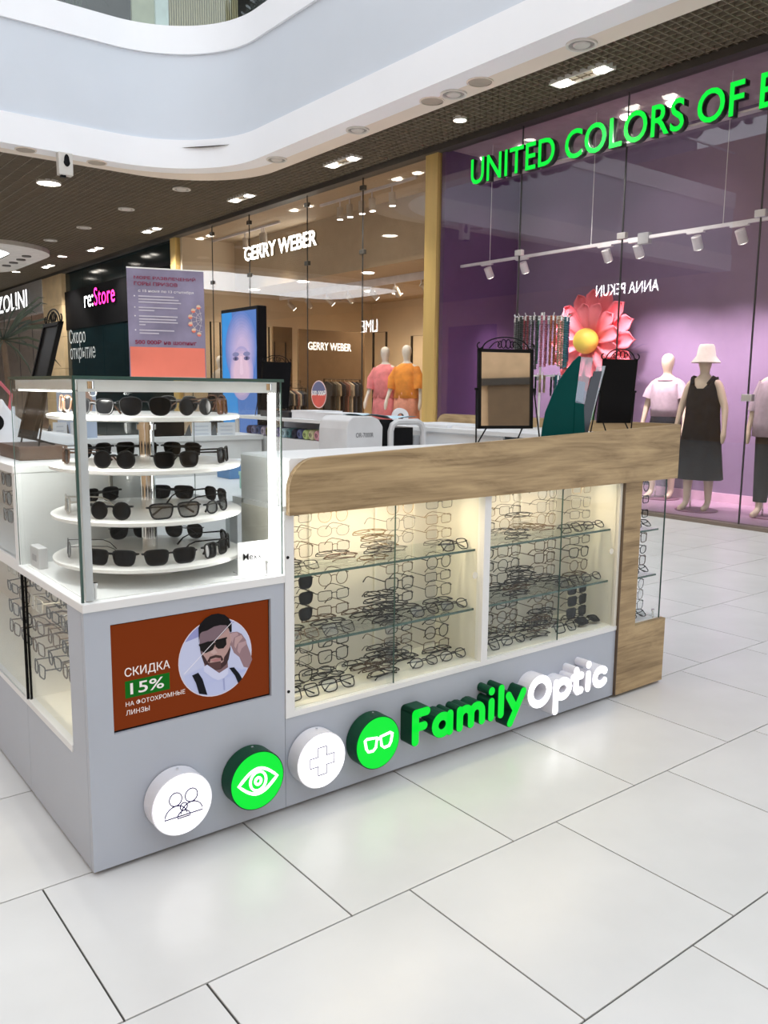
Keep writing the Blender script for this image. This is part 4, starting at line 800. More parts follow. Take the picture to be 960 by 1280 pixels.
def badge(cx, lb, side, face):
    t = thing('round_badge', lb, 'badge', (cx, 0, .168)); MB().prism(ell(cx,.168,.092,.092,48), lambda u,v,w_: (u,-w_,v), .004, .060).build('rim', side, t, True); MB().prism(ell(cx,.168,.0885,.0885,48), lambda u,v,w_: (u,-w_,v), .060, .0622).build('lit_face', face, t)
    MB().cyl((cx,-.03,.259),(cx,-.03,.2655),.004,8).build('cable_nub', CHROME, t); return t
t = badge(.237, 'white lit round badge with line icon of three people', WS, WF)
for (u, v, r, bw, bh) in ((-.022,.022,.019,.034,.034),(.026,.022,.019,.034,.034),(.002,-.006,.011,.020,.02)):
    icon_line(t, 'icon_head', ell(.237+u,.168+v,r,r*1.05,18), .0012, INK)
    b0 = .168+v-r*1.05-bh; icon_line(t, 'icon_body', [(.237+u-bw,b0)]+[(.237+u+bw*math.cos(a), b0+bh*math.sin(a)) for a in [math.pi-math.pi*k/10 for k in range(1,10)]]+[(.237+u+bw,b0)], .0012, INK)
t = badge(.480, 'green lit round badge with white eye icon', GS, GF)
eye = [(.480-.066+.132*k/12, .168+.040*math.sin(math.pi*k/12)) for k in range(13)]+[(.480+.066-.132*k/12, .168-.040*math.sin(math.pi*k/12)) for k in range(1,12)]
icon_line(t, 'eye_outline', eye, .0035, WINK); icon_line(t, 'eye_iris', ell(.480,.168,.027,.030,20), .003, WINK); icon_line(t, 'eye_pupil', ell(.480,.168,.010,.011,14), .003, WINK)
t = badge(.713, 'white lit round badge with medical cross outline', WS, WF); a_, b_ = .016, .046
icon_line(t, 'cross_outline', [(.713+u,.168+v) for u, v in ((-a_,b_),(a_,b_),(a_,a_),(b_,a_),(b_,-a_),(a_,-a_),(a_,-b_),(-a_,-b_),(-a_,-a_),(-b_,-a_),(-b_,a_),(-a_,a_))], .0012, INK)
t = badge(.940, 'green lit round badge with white spectacles icon', GS, GF)
for s in (-1,1): icon_line(t, 'icon_lens', [(.940+s*u,.172+v) for u, v in ((.008,.017),(.05,.022),(.058,.018),(.052,-.012),(.044,-.024),(.024,-.026),(.012,-.016))], .0035, WINK)
icon_line(t, 'icon_bridge', [(.930,.184),(.950,.184)], .0035, WINK, False)
# ================================================================== EYEWEAR
FM = {n: mat('frame_'+n, c, r, m, var=.05, spec=.2) for n, c, r, m in (('black',(.006,.006,.0065),.4,0),('charcoal',(.022,.022,.024),.4,.0),('gold',(.16,.11,.055),.5,.0),('bronze',(.085,.055,.035),.4,.2),('silver',(.15,.145,.135),.5,.0),('brown',(.10,.05,.03),.35,0),('clear',(.55,.53,.48),.2,0),('navy',(.03,.04,.09),.35,0))}
LD = mat('dark_lens', (.006,.0065,.0075), .12, spec=.16, var=.02); LG = glassmat('smoke_lens', (.30,.31,.32), .5, 0, .08); LBR = mat('amber_lens', (.10,.05,.015), .1, spec=.3); LGN = mat('green_grey_lens', (.05,.065,.06), .08, spec=.7)
SH = dict(rectangular=(.0265,.0165,5,.0), square=(.0265,.0215,4.5,.06), round=(.0245,.0235,2.1,0), oval=(.0265,.018,2.3,0), wayfarer=(.0275,.0215,3.2,.14), aviator=(.0295,.0255,2.5,.13), wide=(.031,.021,4.0,.16))
def outline(sh, n=20):
    a, b, e, tp = SH[sh]; out = []
    for k in range(n):
        q_ = 2*math.pi*k/n; c, s = math.cos(q_), math.sin(q_); x = a*math.copysign(abs(c)**(2/e), c); z = b*math.copysign(abs(s)**(2/e), s); out.append((x*(1+tp*z/b), z))
    return out
PROTO = {}; PARTS = {}
def eyewear(shape, col, lens, r, folded):
    """prototype: bridge centre at the origin, lenses in the XZ plane, front towards -Y"""
    key = (shape, col, lens, r, folded)
    if key in PROTO: return PROTO[key]
    a, b, _, tp = SH[shape]; fm = FM[col]; lm = dict(clear=LENS, dark=LD, smoke=LG, amber=LBR, green=LGN)[lens]; t = thing('eyeglasses' if lens == 'clear' else 'sunglasses', 'x', 'eyewear', (0,0,-50)); cx = a+.0095; W = cx+a*(1+tp*.6)+.004; wr = lambda x: 1.3*x*x
    ol = outline(shape); fr = MB()
    for s in (-1,1): fr.tube([(s*cx+x, wr(s*cx+x), z) for x, z in ol], r, 5, closed=True, flat=1.0, ref=(0,1,0))
    fr.tube([(-.012,wr(.012),b*.35),(-.005,-.001,b*.52),(.005,-.001,b*.52),(.012,wr(.012),b*.35)], r*1.05, 5)
    for s in (-1,1): fr.tube([(s*(cx+a*.9),wr(W),b*.55),(s*W,wr(W)+.001,b*.58),(s*W,wr(W)+.008,b*.58)], r*1.15, 5)
    fr.build('frame_front', fm, t, True, local=True)
    for s in (-1,1):
        l = MB(); n_ = len(ol); l.add([(s*cx+x*.98, wr(s*cx+x)+.0006, z*.98) for x, z in ol]+[(s*cx, wr(s*cx)+.0002, 0)], [(k,(k+1)%n_,n_) for k in range(n_)]); l.build('lens', lm, t, local=True)
        if lens == 'clear': pass
    y0 = wr(W)+.007; zz = b*.58; rt = max(.0011, r*.9)
    for s in (-1,1):
        if folded: pts = [(s*W,y0,zz),(s*(W-.012),y0+.002+(.004 if s > 0 else 0),zz),(-s*(W-.045),y0+.002+(.0045 if s > 0 else 0),zz-.004),(-s*(W-.018),y0+.002+(.0045 if s > 0 else 0),zz-.022)]
        else: pts = [(s*W,y0,zz),(s*(W+.001),y0+.05,zz+.001),(s*(W-.003),y0+.095,zz),(s*(W-.006),y0+.115,zz-.008),(s*(W-.008),y0+.135,zz-.028)]
        MB().tube(pts, [rt*1.2]+[rt]*(len(pts)-2)+[rt*1.5], 5).build('temple', fm, t, True, local=True)
    PROTO[key] = (reg(t), [False]); PARTS[key] = list(t.children); return PROTO[key]
COUNT = [0]
def wear(spec, loc, rot, label, group):
    pr, used = eyewear(*spec)
    o = pr if not used[0] else copy_tree(pr); used[0] = True
    o.location = loc; o.rotation_euler = rot; tag(o, label, 'eyewear', group); COUNT[0] += 1; return o
def rest(sp, x, y, z, rot, label, group, want_top=False):
    """lay a pair down so that its lowest point touches the height z"""
    o = wear(sp, (x, y, z), rot, label, group); R_m = Euler(rot).to_matrix(); lo_z, hi_z = 9, -9
    for ch in PARTS[sp]:
        for v in ch.data.vertices: q_ = (R_m @ v.co).z; lo_z = min(lo_z, q_); hi_z = max(hi_z, q_)
    o.location.z = z-lo_z; return (o, z+hi_z-lo_z) if want_top else o
def look(sp):
    sh, col, ln, r, fo_ = sp; k = 'thin' if r < .0013 else 'thick' if r > .0019 else 'slim'
    return '%s %s %s %s' % (k, col, sh, 'eyeglasses' if ln == 'clear' else 'sunglasses with %s lenses' % ln if False else 'sunglasses')
rnd = random.Random(11)
THIN = [('rectangular','gold'),('round','gold'),('oval','silver'),('square','silver'),('rectangular','bronze'),('round','charcoal'),('square','bronze'),('rectangular','charcoal')]
MIX = [('rectangular','charcoal'),('square','black'),('round','bronze'),('rectangular','black'),('wayfarer','black'),('square','charcoal'),('oval','charcoal'),('round','black'),('square','bronze'),('rectangular','bronze')]
def pick(pool, r, folded=False, lens='clear'): s = rnd.choice(pool); return (s[0], s[1], lens, r, folded)
ORD = ['first','second','third','fourth']
# wall columns of the two bays: hanging on rods, temples pointing back
for bay, (cols_, side) in enumerate((((.727,.876,1.165,1.350),'screen side'), ((1.580,1.728,1.945,2.165),'pillar side'))):
    for ci, x in enumerate(cols_):
        od = ORD[3-ci] if bay == 0 else ORD[ci]
        rd = thing('display_rod', 'clear acrylic frame rod, %s from the divider, %s bay' % (od, side), 'rod', (x,.26,.334)); MB().box(x-.004,x+.004,.256,.264,.334,.955).build('rod', mat('acrylic_rod', (.72,.71,.66), .2), rd)
        for lv, (zb, lname) in enumerate(((.757,'above upper shelf'),(.529,'under upper shelf'),(.334,'under lower shelf'))):
            for rw in range(3):
                z = zb + ((.172,.117,.062),(.182,.127,.072),(.160,.1085,.057))[lv][rw] + (rnd.uniform(-.002,.002) if lv < 2 else 0)
                sp = pick(THIN if lv == 0 else MIX, .0011 if lv == 0 else rnd.choice((.0014,.0017,.0020)))
                if bay == 0 and ci == 0 and lv == 1: sp = ('wayfarer','black','dark',.0015,False)
                if bay == 1 and ci == 3 and lv == 2: sp = ('square','black','dark',.0017,False)
                if bay == 0 and ci == 1 and lv == 2 and rw == 1: sp = ('square','black','clear',.002,False)
                wear(sp, (x+rnd.uniform(-.002,.002), .109+rnd.uniform(-.002,.002), z), (rnd.uniform(-.03,.02),rnd.uniform(-.02,.02),rnd.uniform(-.04,.04)),
                     '%s, %s row %s, %s column from divider, %s' % (look(sp), ('top','middle','bottom')[rw], lname, od, side), 'eyewear hung in columns in the front bays')
    # folded ones in a line at the shelf fronts, and the loose heaps
    for lv, (zb, lname) in enumerate(((.757,'upper shelf'),(.529,'lower shelf'),(.334,'bay floor'))):
        fx_ = ((.72,), (.723,.868,1.250,1.395), (.723,.868,1.250,1.395))[lv] if bay == 0 else ((2.05,2.20), (2.05,2.20), (1.577,1.722,2.040))[lv]
        if bay == 0 and lv == 0: fx_ = (.723,1.392)
        for i, x in enumerate(fx_):
            thick = (x > 1.15) or lv == 2
            sp = pick([('wayfarer','black'),('square','black'),('oval','charcoal')] if thick else MIX, .0021 if thick else .0014, True)
            rest(sp, x, .066, zb, (math.radians(-38+rnd.uniform(-6,6)),0,rnd.uniform(-.04,.04)), '%s folded on %s front, %s from divider, %s' % (look(sp), lname, ORD[(len(fx_)-1-i) if bay == 0 else i], side), 'folded eyewear along the shelf fronts')
        if bay == 1 and lv == 2: sp = ('wide','black','dark',.002,True); rest(sp, 2.196, .072, zb, (math.radians(-62),0,.0), 'thick black sunglasses lying folded on bay floor beside the pillar', 'folded eyewear along the shelf fronts')
        hx = (1.02,1.059,1.059)[lv] if bay == 0 else (1.74,1.76,1.880)[lv]
        N = 14 if lv else 12; nf_ = 5; zz_ = zb; tl = 'heap on the %s, %s bay' % (lname, side); spare = 0.02 if (bay == 1 and lv == 2) else .028
        for i in range(N):
            sp = pick(MIX if lv else THIN+[('oval','brown'),('rectangular','clear')], .0021 if lv else .0016, True); lb = '%s in the loose heap on %s, %s bay' % (look(sp), lname, side)
            if i < nf_:      # the pile at the front, one lying on the other
                o, top = rest(sp, hx+rnd.uniform(-spare,spare), .073, zz_, (math.radians(-90), 0, rnd.uniform(-.10,.10)), lb, tl, True); zz_ = top-.0005
            else:            # the ones strewn flat behind it
                j = i-nf_; nr = (N-nf_+1)//2; row, q9 = j//nr, j % nr; lft = (.722,1.580)[bay]; wid = (.676,.624)[bay]
                rest(sp, lft+wid*(q9+.0)/max(1,nr-1), (.163,.219)[row], zb, (math.radians(-90), 0, rnd.uniform(-.03,.03)), lb, tl)
# low side display: frames look out of the side face
HP = math.pi/2
for yi, y in enumerate((.205,.353,.501,.675,.823,.971)):
    for zi, z in enumerate((.70,.625,.55,.475,.40)):
        if zi == 4 and yi in (1,2,4,5): continue
        sp = pick([('square','charcoal'),('rectangular','black'),('wayfarer','black'),('square','bronze'),('square','clear')], .0022, False, 'smoke' if (zi > 2 and yi == 0) else 'clear')
        wear(sp, (.06,y+rnd.uniform(-.002,.002),z), (rnd.uniform(-.06,.06),0,-HP+rnd.uniform(-.03,.03)), '%s, %s row of low side display, %s from corner post' % (look(sp), ('top','second','third','fourth','bottom')[zi], ('first','second','third','fourth','fifth','sixth')[yi]), 'eyewear in the low side display')
for yi, y in enumerate((.72,.87,1.02)):
    for zi, z in enumerate((1.01,.945,.88)):
        sp = pick([('square','bronze'),('wayfarer','brown'),('round','bronze')], .0018, False, 'green'); wear(sp, (.07,y,z), (0,0,-HP), '%s, %s row of upper side display, %s from upright' % (look(sp), ('top','middle','bottom')[zi], ORD[yi]), 'sunglasses in the upper side display')
# glass corner at the wood end
for zi, (z, lb) in enumerate(((.925,'topmost above upper shelf'),(.865,'middle above upper shelf'),(.80,'lowest above upper shelf'),(.69,'topmost under upper shelf'),(.635,'middle under upper shelf'),(.585,'lowest under upper shelf'),(.475,'topmost under lower shelf'),(.425,'middle under lower shelf'),(.375,'lowest under lower shelf'))):
    sp = pick(MIX, .0020 if zi < 6 else .0012); wear(sp, (2.512,.075 if z < .9 and False else .052,z), (0,0,.05), '%s, %s in glass end corner' % (look(sp), lb), 'eyewear in the glass end corner')
for (z, lb) in ((.735,'upper glass shelf'),(.525,'lower glass shelf'),(.316,'white deck')):
    sp = ('wayfarer','black','clear',.0021,True); rest(sp, 2.512, .048, z, (math.radians(-52),0,0), 'thick black eyeglasses folded on %s in the end corner' % lb, 'folded eyewear in the glass end corner')
# --- carousel -----------------------------------------------------
cc = Vector((.312,.305,.779)); t = thing('sunglasses_carousel', 'four tier white carousel on chrome column inside the glass case', 'carousel', cc)
for z in (1.248,1.100,.955,.822): MB().lathe([(.001,0),(.27,0),(.283,.004),(.284,.013),(.278,.016),(.001,.016)], (cc.x,cc.y,z), 56).build('disc', mat('carousel_white', (.86,.85,.82), .3, var=.01), t, True)
MB().cyl((cc.x,cc.y,.779),(cc.x,cc.y,1.25),.023,24).build('column', CHROME, t, True)
for z in (1.215,1.085,.935): MB().cyl((cc.x,cc.y,z),(cc.x,cc.y,z+.016),.029,24).build('collar', CHROME, t, True)
MB().lathe([(.001,0),(.10,0),(.10,.02),(.03,.045)], (cc.x,cc.y,.779), 32).build('foot', mat('foot_white', (.8,.8,.79), .3), t, True)
base = math.atan2(-.927,-.376)
for (z, lst, tn) in ((1.264, ((-72,'wayfarer','brown','dark'),(-36,'wayfarer','black','dark'),(0,'aviator','charcoal','dark'),(36,'round','charcoal','dark'),(72,'square','brown','amber'),(110,'wayfarer','brown','dark'),(152,'aviator','silver','dark'),(-112,'square','black','dark')), 'top'),
                     (1.116, ((-78,'wayfarer','brown','dark'),(-22,'round','black','dark'),(20,'wayfarer','black','dark'),(72,'square','black','dark'),(150,'wayfarer','black','dark'),(188,'square','black','dark'),(-135,'wayfarer','black','dark')), 'second'),
                     (.971, ((-80,'square','clear','green'),(-26,'round','black','dark'),(18,'wide','black','smoke'),(58,'oval','black','smoke'),(115,'wayfarer','black','dark'),(160,'wide','black','dark'),(-140,'wayfarer','black','dark')), 'third'),
                     (.838, ((-82,'round','charcoal','green'),(-27,'wide','black','dark'),(14,'wide','black','dark'),(55,'square','black','dark'),(96,'wayfarer','black','dark'),(150,'aviator','charcoal','dark'),(-165,'aviator','charcoal','dark')), 'bottom')):
    for i, (dg, sh, cl, ln) in enumerate(lst):
        a = base + math.radians(dg); rad = .240 if abs(dg) < 130 else .232; OPEN = {'top': (-72,110), 'second': (-78,72), 'third': (-80,115), 'bottom': (-82,96)}[tn]
        sp = (sh, cl, ln, .0013 if cl in ('gold','silver','charcoal','bronze') else .0026, dg not in OPEN)
        rest(sp, cc.x+rad*math.cos(a), cc.y+rad*math.sin(a), z, (rnd.uniform(-.12,-.04), 0, a+HP), '%s with %s lenses on %s carousel disc%s' % (look(sp), ln, tn, '' if i < 5 else ', towards the back'), 'sunglasses on the %s carousel disc' % tn)
# brand card and speaker in the case
t = thing('brand_card', 'white card with black lettering standing in the glass case', 'card', (.525,.06,.779)); a0 = pY(297,710,.06); a1 = pY(336,681,.06)
MB().box(a0.x,a1.x,.058,.061,.779,.88).build('card', mat('card_white', (.66,.66,.67), .5), t); MB().box(a0.x+.01,a1.x-.01,.061,.11,.779,.782).build('card_foot', MT['card_white'], t); text('lettering', 'Mexx', BLACK, t, '-Y', (a0.x+.018,.058,.824), .064, .021, .001, .004); text('lettering', 'I', mat('card_grey', (.4,.4,.42), .5), t, '-Y', (a0.x+.006,.058,.829), .0015, .009, .001)
t = thing('small_box', 'small grey box on the case floor by the side glass', 'box', (.045,.53,.779)); MB().box(.028,.056,.488,.582,.779,.845).build('box_body', mat('box_grey', (.55,.56,.57), .5), t, bevel=.003); MB().box(.0265,.0285,.515,.555,.80,.82).build('box_label', mat('box_dark', (.3,.3,.32), .5), t)
# ================================================================== THINGS ON AND IN THE KIOSK
# A4 poster in an acrylic stand, on the case top
pa = pY(163, 470, .40); pb = pY(249, 345, .40); W_ = pb.x-pa.x; H_ = W_*1.43
t = thing('poster_stand', 'lilac and coral prize poster in clear stand on the glass case top', 'poster', (.44, .42, 1.370), -.06, rot=(math.radians(-4),0,math.radians(-19)))
def L(mb, name, m, par=t): return mb.build(name, m, par, local=True)
MB_ = lambda: MB()
hw = W_/2; h0 = .006; h1 = h0+H_
L(MB().box(-hw,hw,-.002,.002,h0,h1), 'acrylic_sheet', mat('poster_lilac', (.245,.225,.345), .4, var=.14, scale=9)); L(MB().box(-hw,hw,-.004,.03,0,h0), 'acrylic_foot', mat('acrylic_clear', (.7,.75,.75), .1)); L(MB().box(-hw,hw,-.0034,.0034,h1-.003,h1+.001), 'sheet_edge', mat('edge_light', (.85,.87,.85), .3))
L(MB().box(-hw+.003,hw-.003,-.0032,-.002,h0,h0+H_*.275), 'coral_band', mat('poster_coral', (.80,.20,.14), .45))
FRP = (Vector((1,0,0)), Vector((0,0,1)), Vector((0,-1,0)))
RED = mat('poster_red', (.25,.02,.07), .5); PW = mat('poster_white', (.80,.78,.82), .5)
def pt(body, u, v, w, h, m, off=0.0): text('lettering', body, m, t, '-Y', (-hw+u*2*hw, -.0036, h0+v*H_), w*2*hw, h*H_, .0004, off, frame=FRP)
pt('МОРЕ РАЗВЛЕЧЕНИЙ', .09, .895, .80, .036, RED, .02); pt('ГОРЫ ПРИЗОВ', .09, .838, .56, .034, RED, .02); pt('с 15 июня по 13 сентября', .14, .772, .72, .030, PW, .015); pt('500 000₽ на шопинг', .08, .300, .80, .040, RED, .02)
for i, (v, w2) in enumerate(((.735,.46),(.708,.52),(.681,.55),(.632,.5),(.606,.2),(.553,.5),(.526,.48),(.5,.5),(.474,.08),(.424,.45),(.397,.25))):
    L(MB().box(-hw+.14*2*hw, -hw+(.14+w2)*2*hw, -.0034, -.0030, h0+v*H_, h0+(v+.011)*H_), 'small_print', mat('poster_print', (.58,.56,.66), .5))
for v in (.735,.632,.553,.424): L(MB().prism(ell(-hw+.09*2*hw, h0+(v+.006)*H_, .0022, .0022, 10), lambda u,vv,w_: (u,w_,vv), -.0036,-.0030), 'bullet', PW)
wc = (hw*.92, h0+.545*H_); wm = mat('wheel_line', (.72,.66,.70), .5)
for r_ in (.034,.018): L(MB().tube([(wc[0]+r_*math.cos(a), -.0034, wc[1]+r_*1.15*math.sin(a)) for a in [math.pi/2+math.pi*k/16 for k in range(17)]], .0008, 4), 'wheel_ring', wm)
for k in range(6):
    a = math.pi/2+math.pi*(k+.5)/6; L(MB().tube([(wc[0],-.0034,wc[1]),(wc[0]+.034*math.cos(a),-.0034,wc[1]+.039*math.sin(a))], .0007, 4), 'wheel_spoke', wm)
    L(MB().prism(ell(wc[0]+.038*math.cos(a), wc[1]+.045*math.sin(a)-.004, .007, .007, 14), lambda u,vv,w_: (u,w_,vv), -.0042,-.0034), 'wheel_cabin', mat('cabin_cream', (.70,.55,.42), .5)); L(MB().prism([(wc[0]+.038*math.cos(a)+.0065*math.cos(b), wc[1]+.045*math.sin(a)-.005+.0065*math.sin(b)) for b in [math.pi+math.pi*k2/8 for k2 in range(9)]], lambda u,vv,w_: (u,w_,vv), -.0046,-.0040), 'cabin_base', MT['poster_coral'])
# ornate table mirrors: frame, glass, scrollwork, easel legs
def mirror(loc, rz, w, h, lift, lb, tilt=8, back=False, nm='table_mirror'):
    t = thing(nm, lb, 'mirror' if not back else 'board', loc, rz); ti = math.radians(tilt); F = lambda u,v,w_: (u, w_+ (v-lift)*math.tan(ti), v)
    fr = MB(); b = .012
    for (u0,u1,v0,v1) in ((-w/2,w/2,lift,lift+b),(-w/2,w/2,lift+h-b,lift+h),(-w/2,-w/2+b,lift,lift+h),(w/2-b,w/2,lift,lift+h)): fr.prism([(u0,v0),(u1,v0),(u1,v1),(u0,v1)], F, -.008, .008)
    fr.build('frame', BLKM, t, local=True); MB().prism([(-w/2+b,lift+b),(w/2-b,lift+b),(w/2-b,lift+h-b),(-w/2+b,lift+h-b)], F, -.003, .001).build('mirror_glass' if not back else 'black_board', mat('mirror_silver', (.93,.93,.93), .02, 1.0, var=0) if not back else BLACK, t, local=True)
    MB().prism([(-w/2+.002,lift+.002),(w/2-.002,lift+.002),(w/2-.002,lift+h-.002),(-w/2+.002,lift+h-.002)], F, .002, .007).build('back_board', BLACK, t, local=True)
    zt = lift+h; yt = h*math.tan(ti); n = 14
    def sw(pts, r=.0028): MB().tube([(u, yt, zt+v) for u, v in pts], r, 5).build('scroll', BLKM, t, local=True)
    sw([(w*.42*math.cos(a), .046*math.sin(a)) for a in [math.pi*k/n for k in range(n+1)]])
    for s in (-1,1):
        sw([(s*(w*.42+.012+.011*math.cos(a)), .012+.012*math.sin(a)) for a in [math.radians(-150+k*30) for k in range(9)]])
        sw([(s*w*.30*(1-.0), .002),(s*w*.22,.022),(s*w*.15,.030),(s*w*.11,.020),(s*w*.15,.010)], .0022); sw([(s*(.010+.010*math.cos(a)), .021+.017*math.sin(a)) for a in [k*math.pi/6 for k in range(13)]], .002); sw([(s*(.026+.007*math.cos(a)), .018+.013*math.sin(a)) for a in [k*math.pi/6 for k in range(13)]], .002)
    mid = lift+h*.5; ym = (mid-lift)*math.tan(ti)
    for s in (-1,1):
        MB().tube([(s*(w/2+.006), ym, mid),(s*(w/2+.020), ym-.045, .0)], .003, 6).build('leg', BLKM, t, local=True); MB().tube([(s*w*.33, .004, lift+.004),(s*w*.36, .075, .0)], .003, 6).build('leg', BLKM, t, local=True)
        MB().cyl((s*(w/2-.002), ym, mid),(s*(w/2+.012), ym, mid),.005,8).build('pivot', BLKM, t, local=True)
    return t
mirror((pY(631,545,.16).x,.16,1.133), -.38, .235, .31, .062, 'black framed table mirror with scroll top on the wood counter', 3)
mirror((2.49,.21,1.133), math.pi-.45, .165, .285, .07, 'black backed table mirror with scroll top at the counter end', 7)
mirror((2.42,3.12,1.15), math.pi+.2, .27, .33, .05, 'black backed table mirror standing behind the carousel case', 6)
mirror((.12,.90,1.142), -1.60, .20, .40, .02, 'black easel board leaning back beside the carousel case', 15, True, 'easel_board')
t = thing('wood_box', 'dark brown wooden box under the easel board by the case', 'box', (.15,.84,1.095)); MB().box(.06,.215,.77,1.03,1.096,1.136).build('box_body', mat('walnut', (.10,.06,.04), .5, var=.2), t); MB().box(.058,.217,.768,1.032,1.134,1.142).build('lid', mat('walnut_lid', (.12,.07,.05), .5), t)
# teal leaflet holder: wavy sides and clear pocket
a = pY(690, 545, .10); t = thing('leaflet_holder', 'curved dark teal leaflet holder with clear pocket on wood counter', 'holder', (a.x,.12,1.133), 0.0)
TEAL = mat('teal_acrylic', (.0006,.058,.053), .5, spec=.05); zb = 1.133
def tp(px, py, y=.10): q_ = pY(px, py, y); return (q_.x, q_.z)
poly = [(tp(674,546)[0],zb), tp(676,535), tp(680,515), tp(690,490), tp(702,468), tp(714,452), tp(722,445), tp(724,446), tp(717,500), tp(714,546)]; poly[-1] = (poly[-1][0], zb)
MB().prism(poly, lambda u,v,w_: (u,w_,v), .09, .094).build('side_wing', TEAL, t); MB().prism([(poly[-1][0],zb),(tp(729,546)[0],zb),tp(727,505),tp(716,503)], lambda u,v,w_: (u,w_,v), .088, .12).build('front_wave', TEAL, t)
cl = [tp(718,500),tp(731,505),tp(742,447),tp(724,446)]; MB().prism(cl, lambda u,v,w_: (u,w_,v), .10, .102).build('clear_pocket', glassmat('pocket_clear', (.72,.76,.82), .5, 0, .10), t); MB().prism([tp(720,505),tp(729,507),tp(733,478),tp(724,476)], lambda u,v,w_: (u,w_,v), .104, .107).build('leaflet', mat('leaflet_grey', (.32,.36,.45), .5), t)
for k, (x0, x1) in enumerate(((730,749),(737,757),(741,763))):
    t = thing('leaflet_sheet', ('dark leaflet leaning beside teal holder', 'second dark leaflet leaning behind the clear sleeve', 'clear acrylic sleeve leaning towards the black backed mirror')[k], 'leaflet', (tp(x0,535)[0],.14+.02*k,1.133)); yy = .14+.02*k
    c = [(tp(x0,538)[0],zb),(tp(x0+10,538)[0],zb),(tp(x1+10,470-6*k)[0],tp(x1+10,470-6*k)[1]),(tp(x1,470-6*k)[0],tp(x1,470-6*k)[1])]
    if k == 2: c = [(tp(740,535)[0],zb),(tp(752,535)[0],zb),tp(776,457),tp(766,457)]
    MB().prism(c, lambda u,v,w_: (u,w_,v), yy, yy+.004).build('sheet', mat('leaflet_dark', (.03,.035,.05), .3) if k < 2 else glassmat('sleeve_clear', (.62,.65,.70), .6, 0, .15), t); MB().prism([(c[0][0],c[0][1]),(c[1][0],c[1][1]),(c[1][0]+.012,c[1][1]+.05),(c[0][0]+.012,c[0][1]+.05)], lambda u,v,w_: (u,w_,v), yy-.002, yy).build('sheet_foot', mat('leaflet_tan', (.42,.34,.20), .4) if k == 2 else MT['leaflet_dark'], t)
# spinner of bead chains
q_ = pY(676, 440, .72); bx_, by_ = q_.x, .72; t = thing('chain_spinner', 'white wire spinner stand hung with coloured bead chains', 'stand', (bx_,by_,1.15)); zt_ = pY(676, 397, .72).z
WW = mat('white_wire', (.80,.80,.80), .35, .2)
MB().cyl((bx_,by_,1.15),(bx_,by_,zt_+.025),.006,10).build('pole', WW, t); MB().lathe([(.001,0),(.075,0),(.075,.008),(.001,.01)], (bx_,by_,1.15), 24).build('foot', WW, t)
bc = [(.50,.07,.03),(.60,.45,.30),(.04,.03,.025),(.05,.05,.045),(.05,.10,.08),(.22,.17,.25),(.05,.25,.30),(.5,.12,.2),(.025,.03,.02),(.10,.02,.05),(.01,.20,.11),(.02,.02,.16),(.45,.12,.04),(.30,.04,.05),(.015,.015,.015),(.2,.2,.22)]
sR = .132
for tier, (zz, LL, nn) in enumerate(((zt_, .25, 18), (zt_-.285, .10, 10))):
    MB().tube([(bx_+sR*.75*math.cos(2*math.pi*k/20), by_+sR*.75*math.sin(2*math.pi*k/20), zz-.002) for k in range(20)], .003, 5, closed=True).build('hoop', WW, t)
    for k in range(nn):
        an = 2*math.pi*(k+.3)/nn; d = Vector((math.cos(an), math.sin(an), 0)); c0 = Vector((bx_,by_,zz))
        MB().tube([c0, c0+d*sR, c0+d*(sR+.008)+Vector((0,0,.014))], .0022, 5).build('hook_arm', WW, t)
        c = tuple(.6*z9 for z9 in bc[(k*5+tier*3) % len(bc)]); ch = thing('bead_chain', '%s bead chain hanging on the %s tier of the spinner' % (('red','cream','black','grey','dark green','mauve','turquoise','rose','olive black','wine','emerald','navy','orange','maroon','jet black','silver')[(k*5+tier*3) % 16], ('upper','lower')[tier]), 'chain', c0+d*sR, group='bead chains on the %s tier' % ('upper','lower')[tier])
        Lk = LL*random.uniform(.85,1.05); cm = mat('bead_%d' % ((k*5+tier*3) % len(bc)), c, .3, var=.25, scale=60)
        for s in (-1,1):
            o = Vector((-d.y, d.x, 0))*.010*s + c0+d*sR*.985; st_ = MB(); nb = 22
            prof = []
            for i in range(nb): prof += [(.0035, -Lk*i/nb), (.0085, -Lk*(i+.5)/nb)]
            prof += [(.0014, -Lk)]; st_.lathe(prof, o, 6); st_.build('bead_strand', cm, ch, True)
        MB().box(c0.x+d.x*sR-.007, c0.x+d.x*sR+.007, c0.y+d.y*sR-.003, c0.y+d.y*sR+.003, zz-.022, zz-.002).build('paper_tag', WW, ch)
# lens machine on the inner desk
m0 = pY(433, 556, 1.06); m1 = pY(478, 516, 1.06); t = thing('lens_machine', 'white and black lens machine with carrying handle on inner desk', 'machine', ((m0.x+2.3)/2, 1.11, .955)); zt_ = 1.215
MW = mat('machine_white', (.66,.66,.67), .4); x0, x1 = m0.x, m1.x
sp_ = [(x0,.957),(x1,.957),(x1+.005,zt_-.05),(x1-.02,zt_-.015),(x1-.06,zt_),(x0+.04,zt_),(x0+.012,zt_-.02),(x0+.002,zt_-.06)]
MB().prism(sp_, lambda u,v,w_: (u,w_,v), 1.06, 1.30).build('left_housing', MW, t, bevel=.006); MB().box(x1+.004,x1+.10,1.08,1.28,.957,zt_-.02).build('black_body', BLACK, t, bevel=.01)
text('lettering', 'OR-7000R', mat('machine_print', (.15,.15,.16), .5), t, '-Y', (x0+.055,1.06,1.115), .105, .022, .0012, .004)
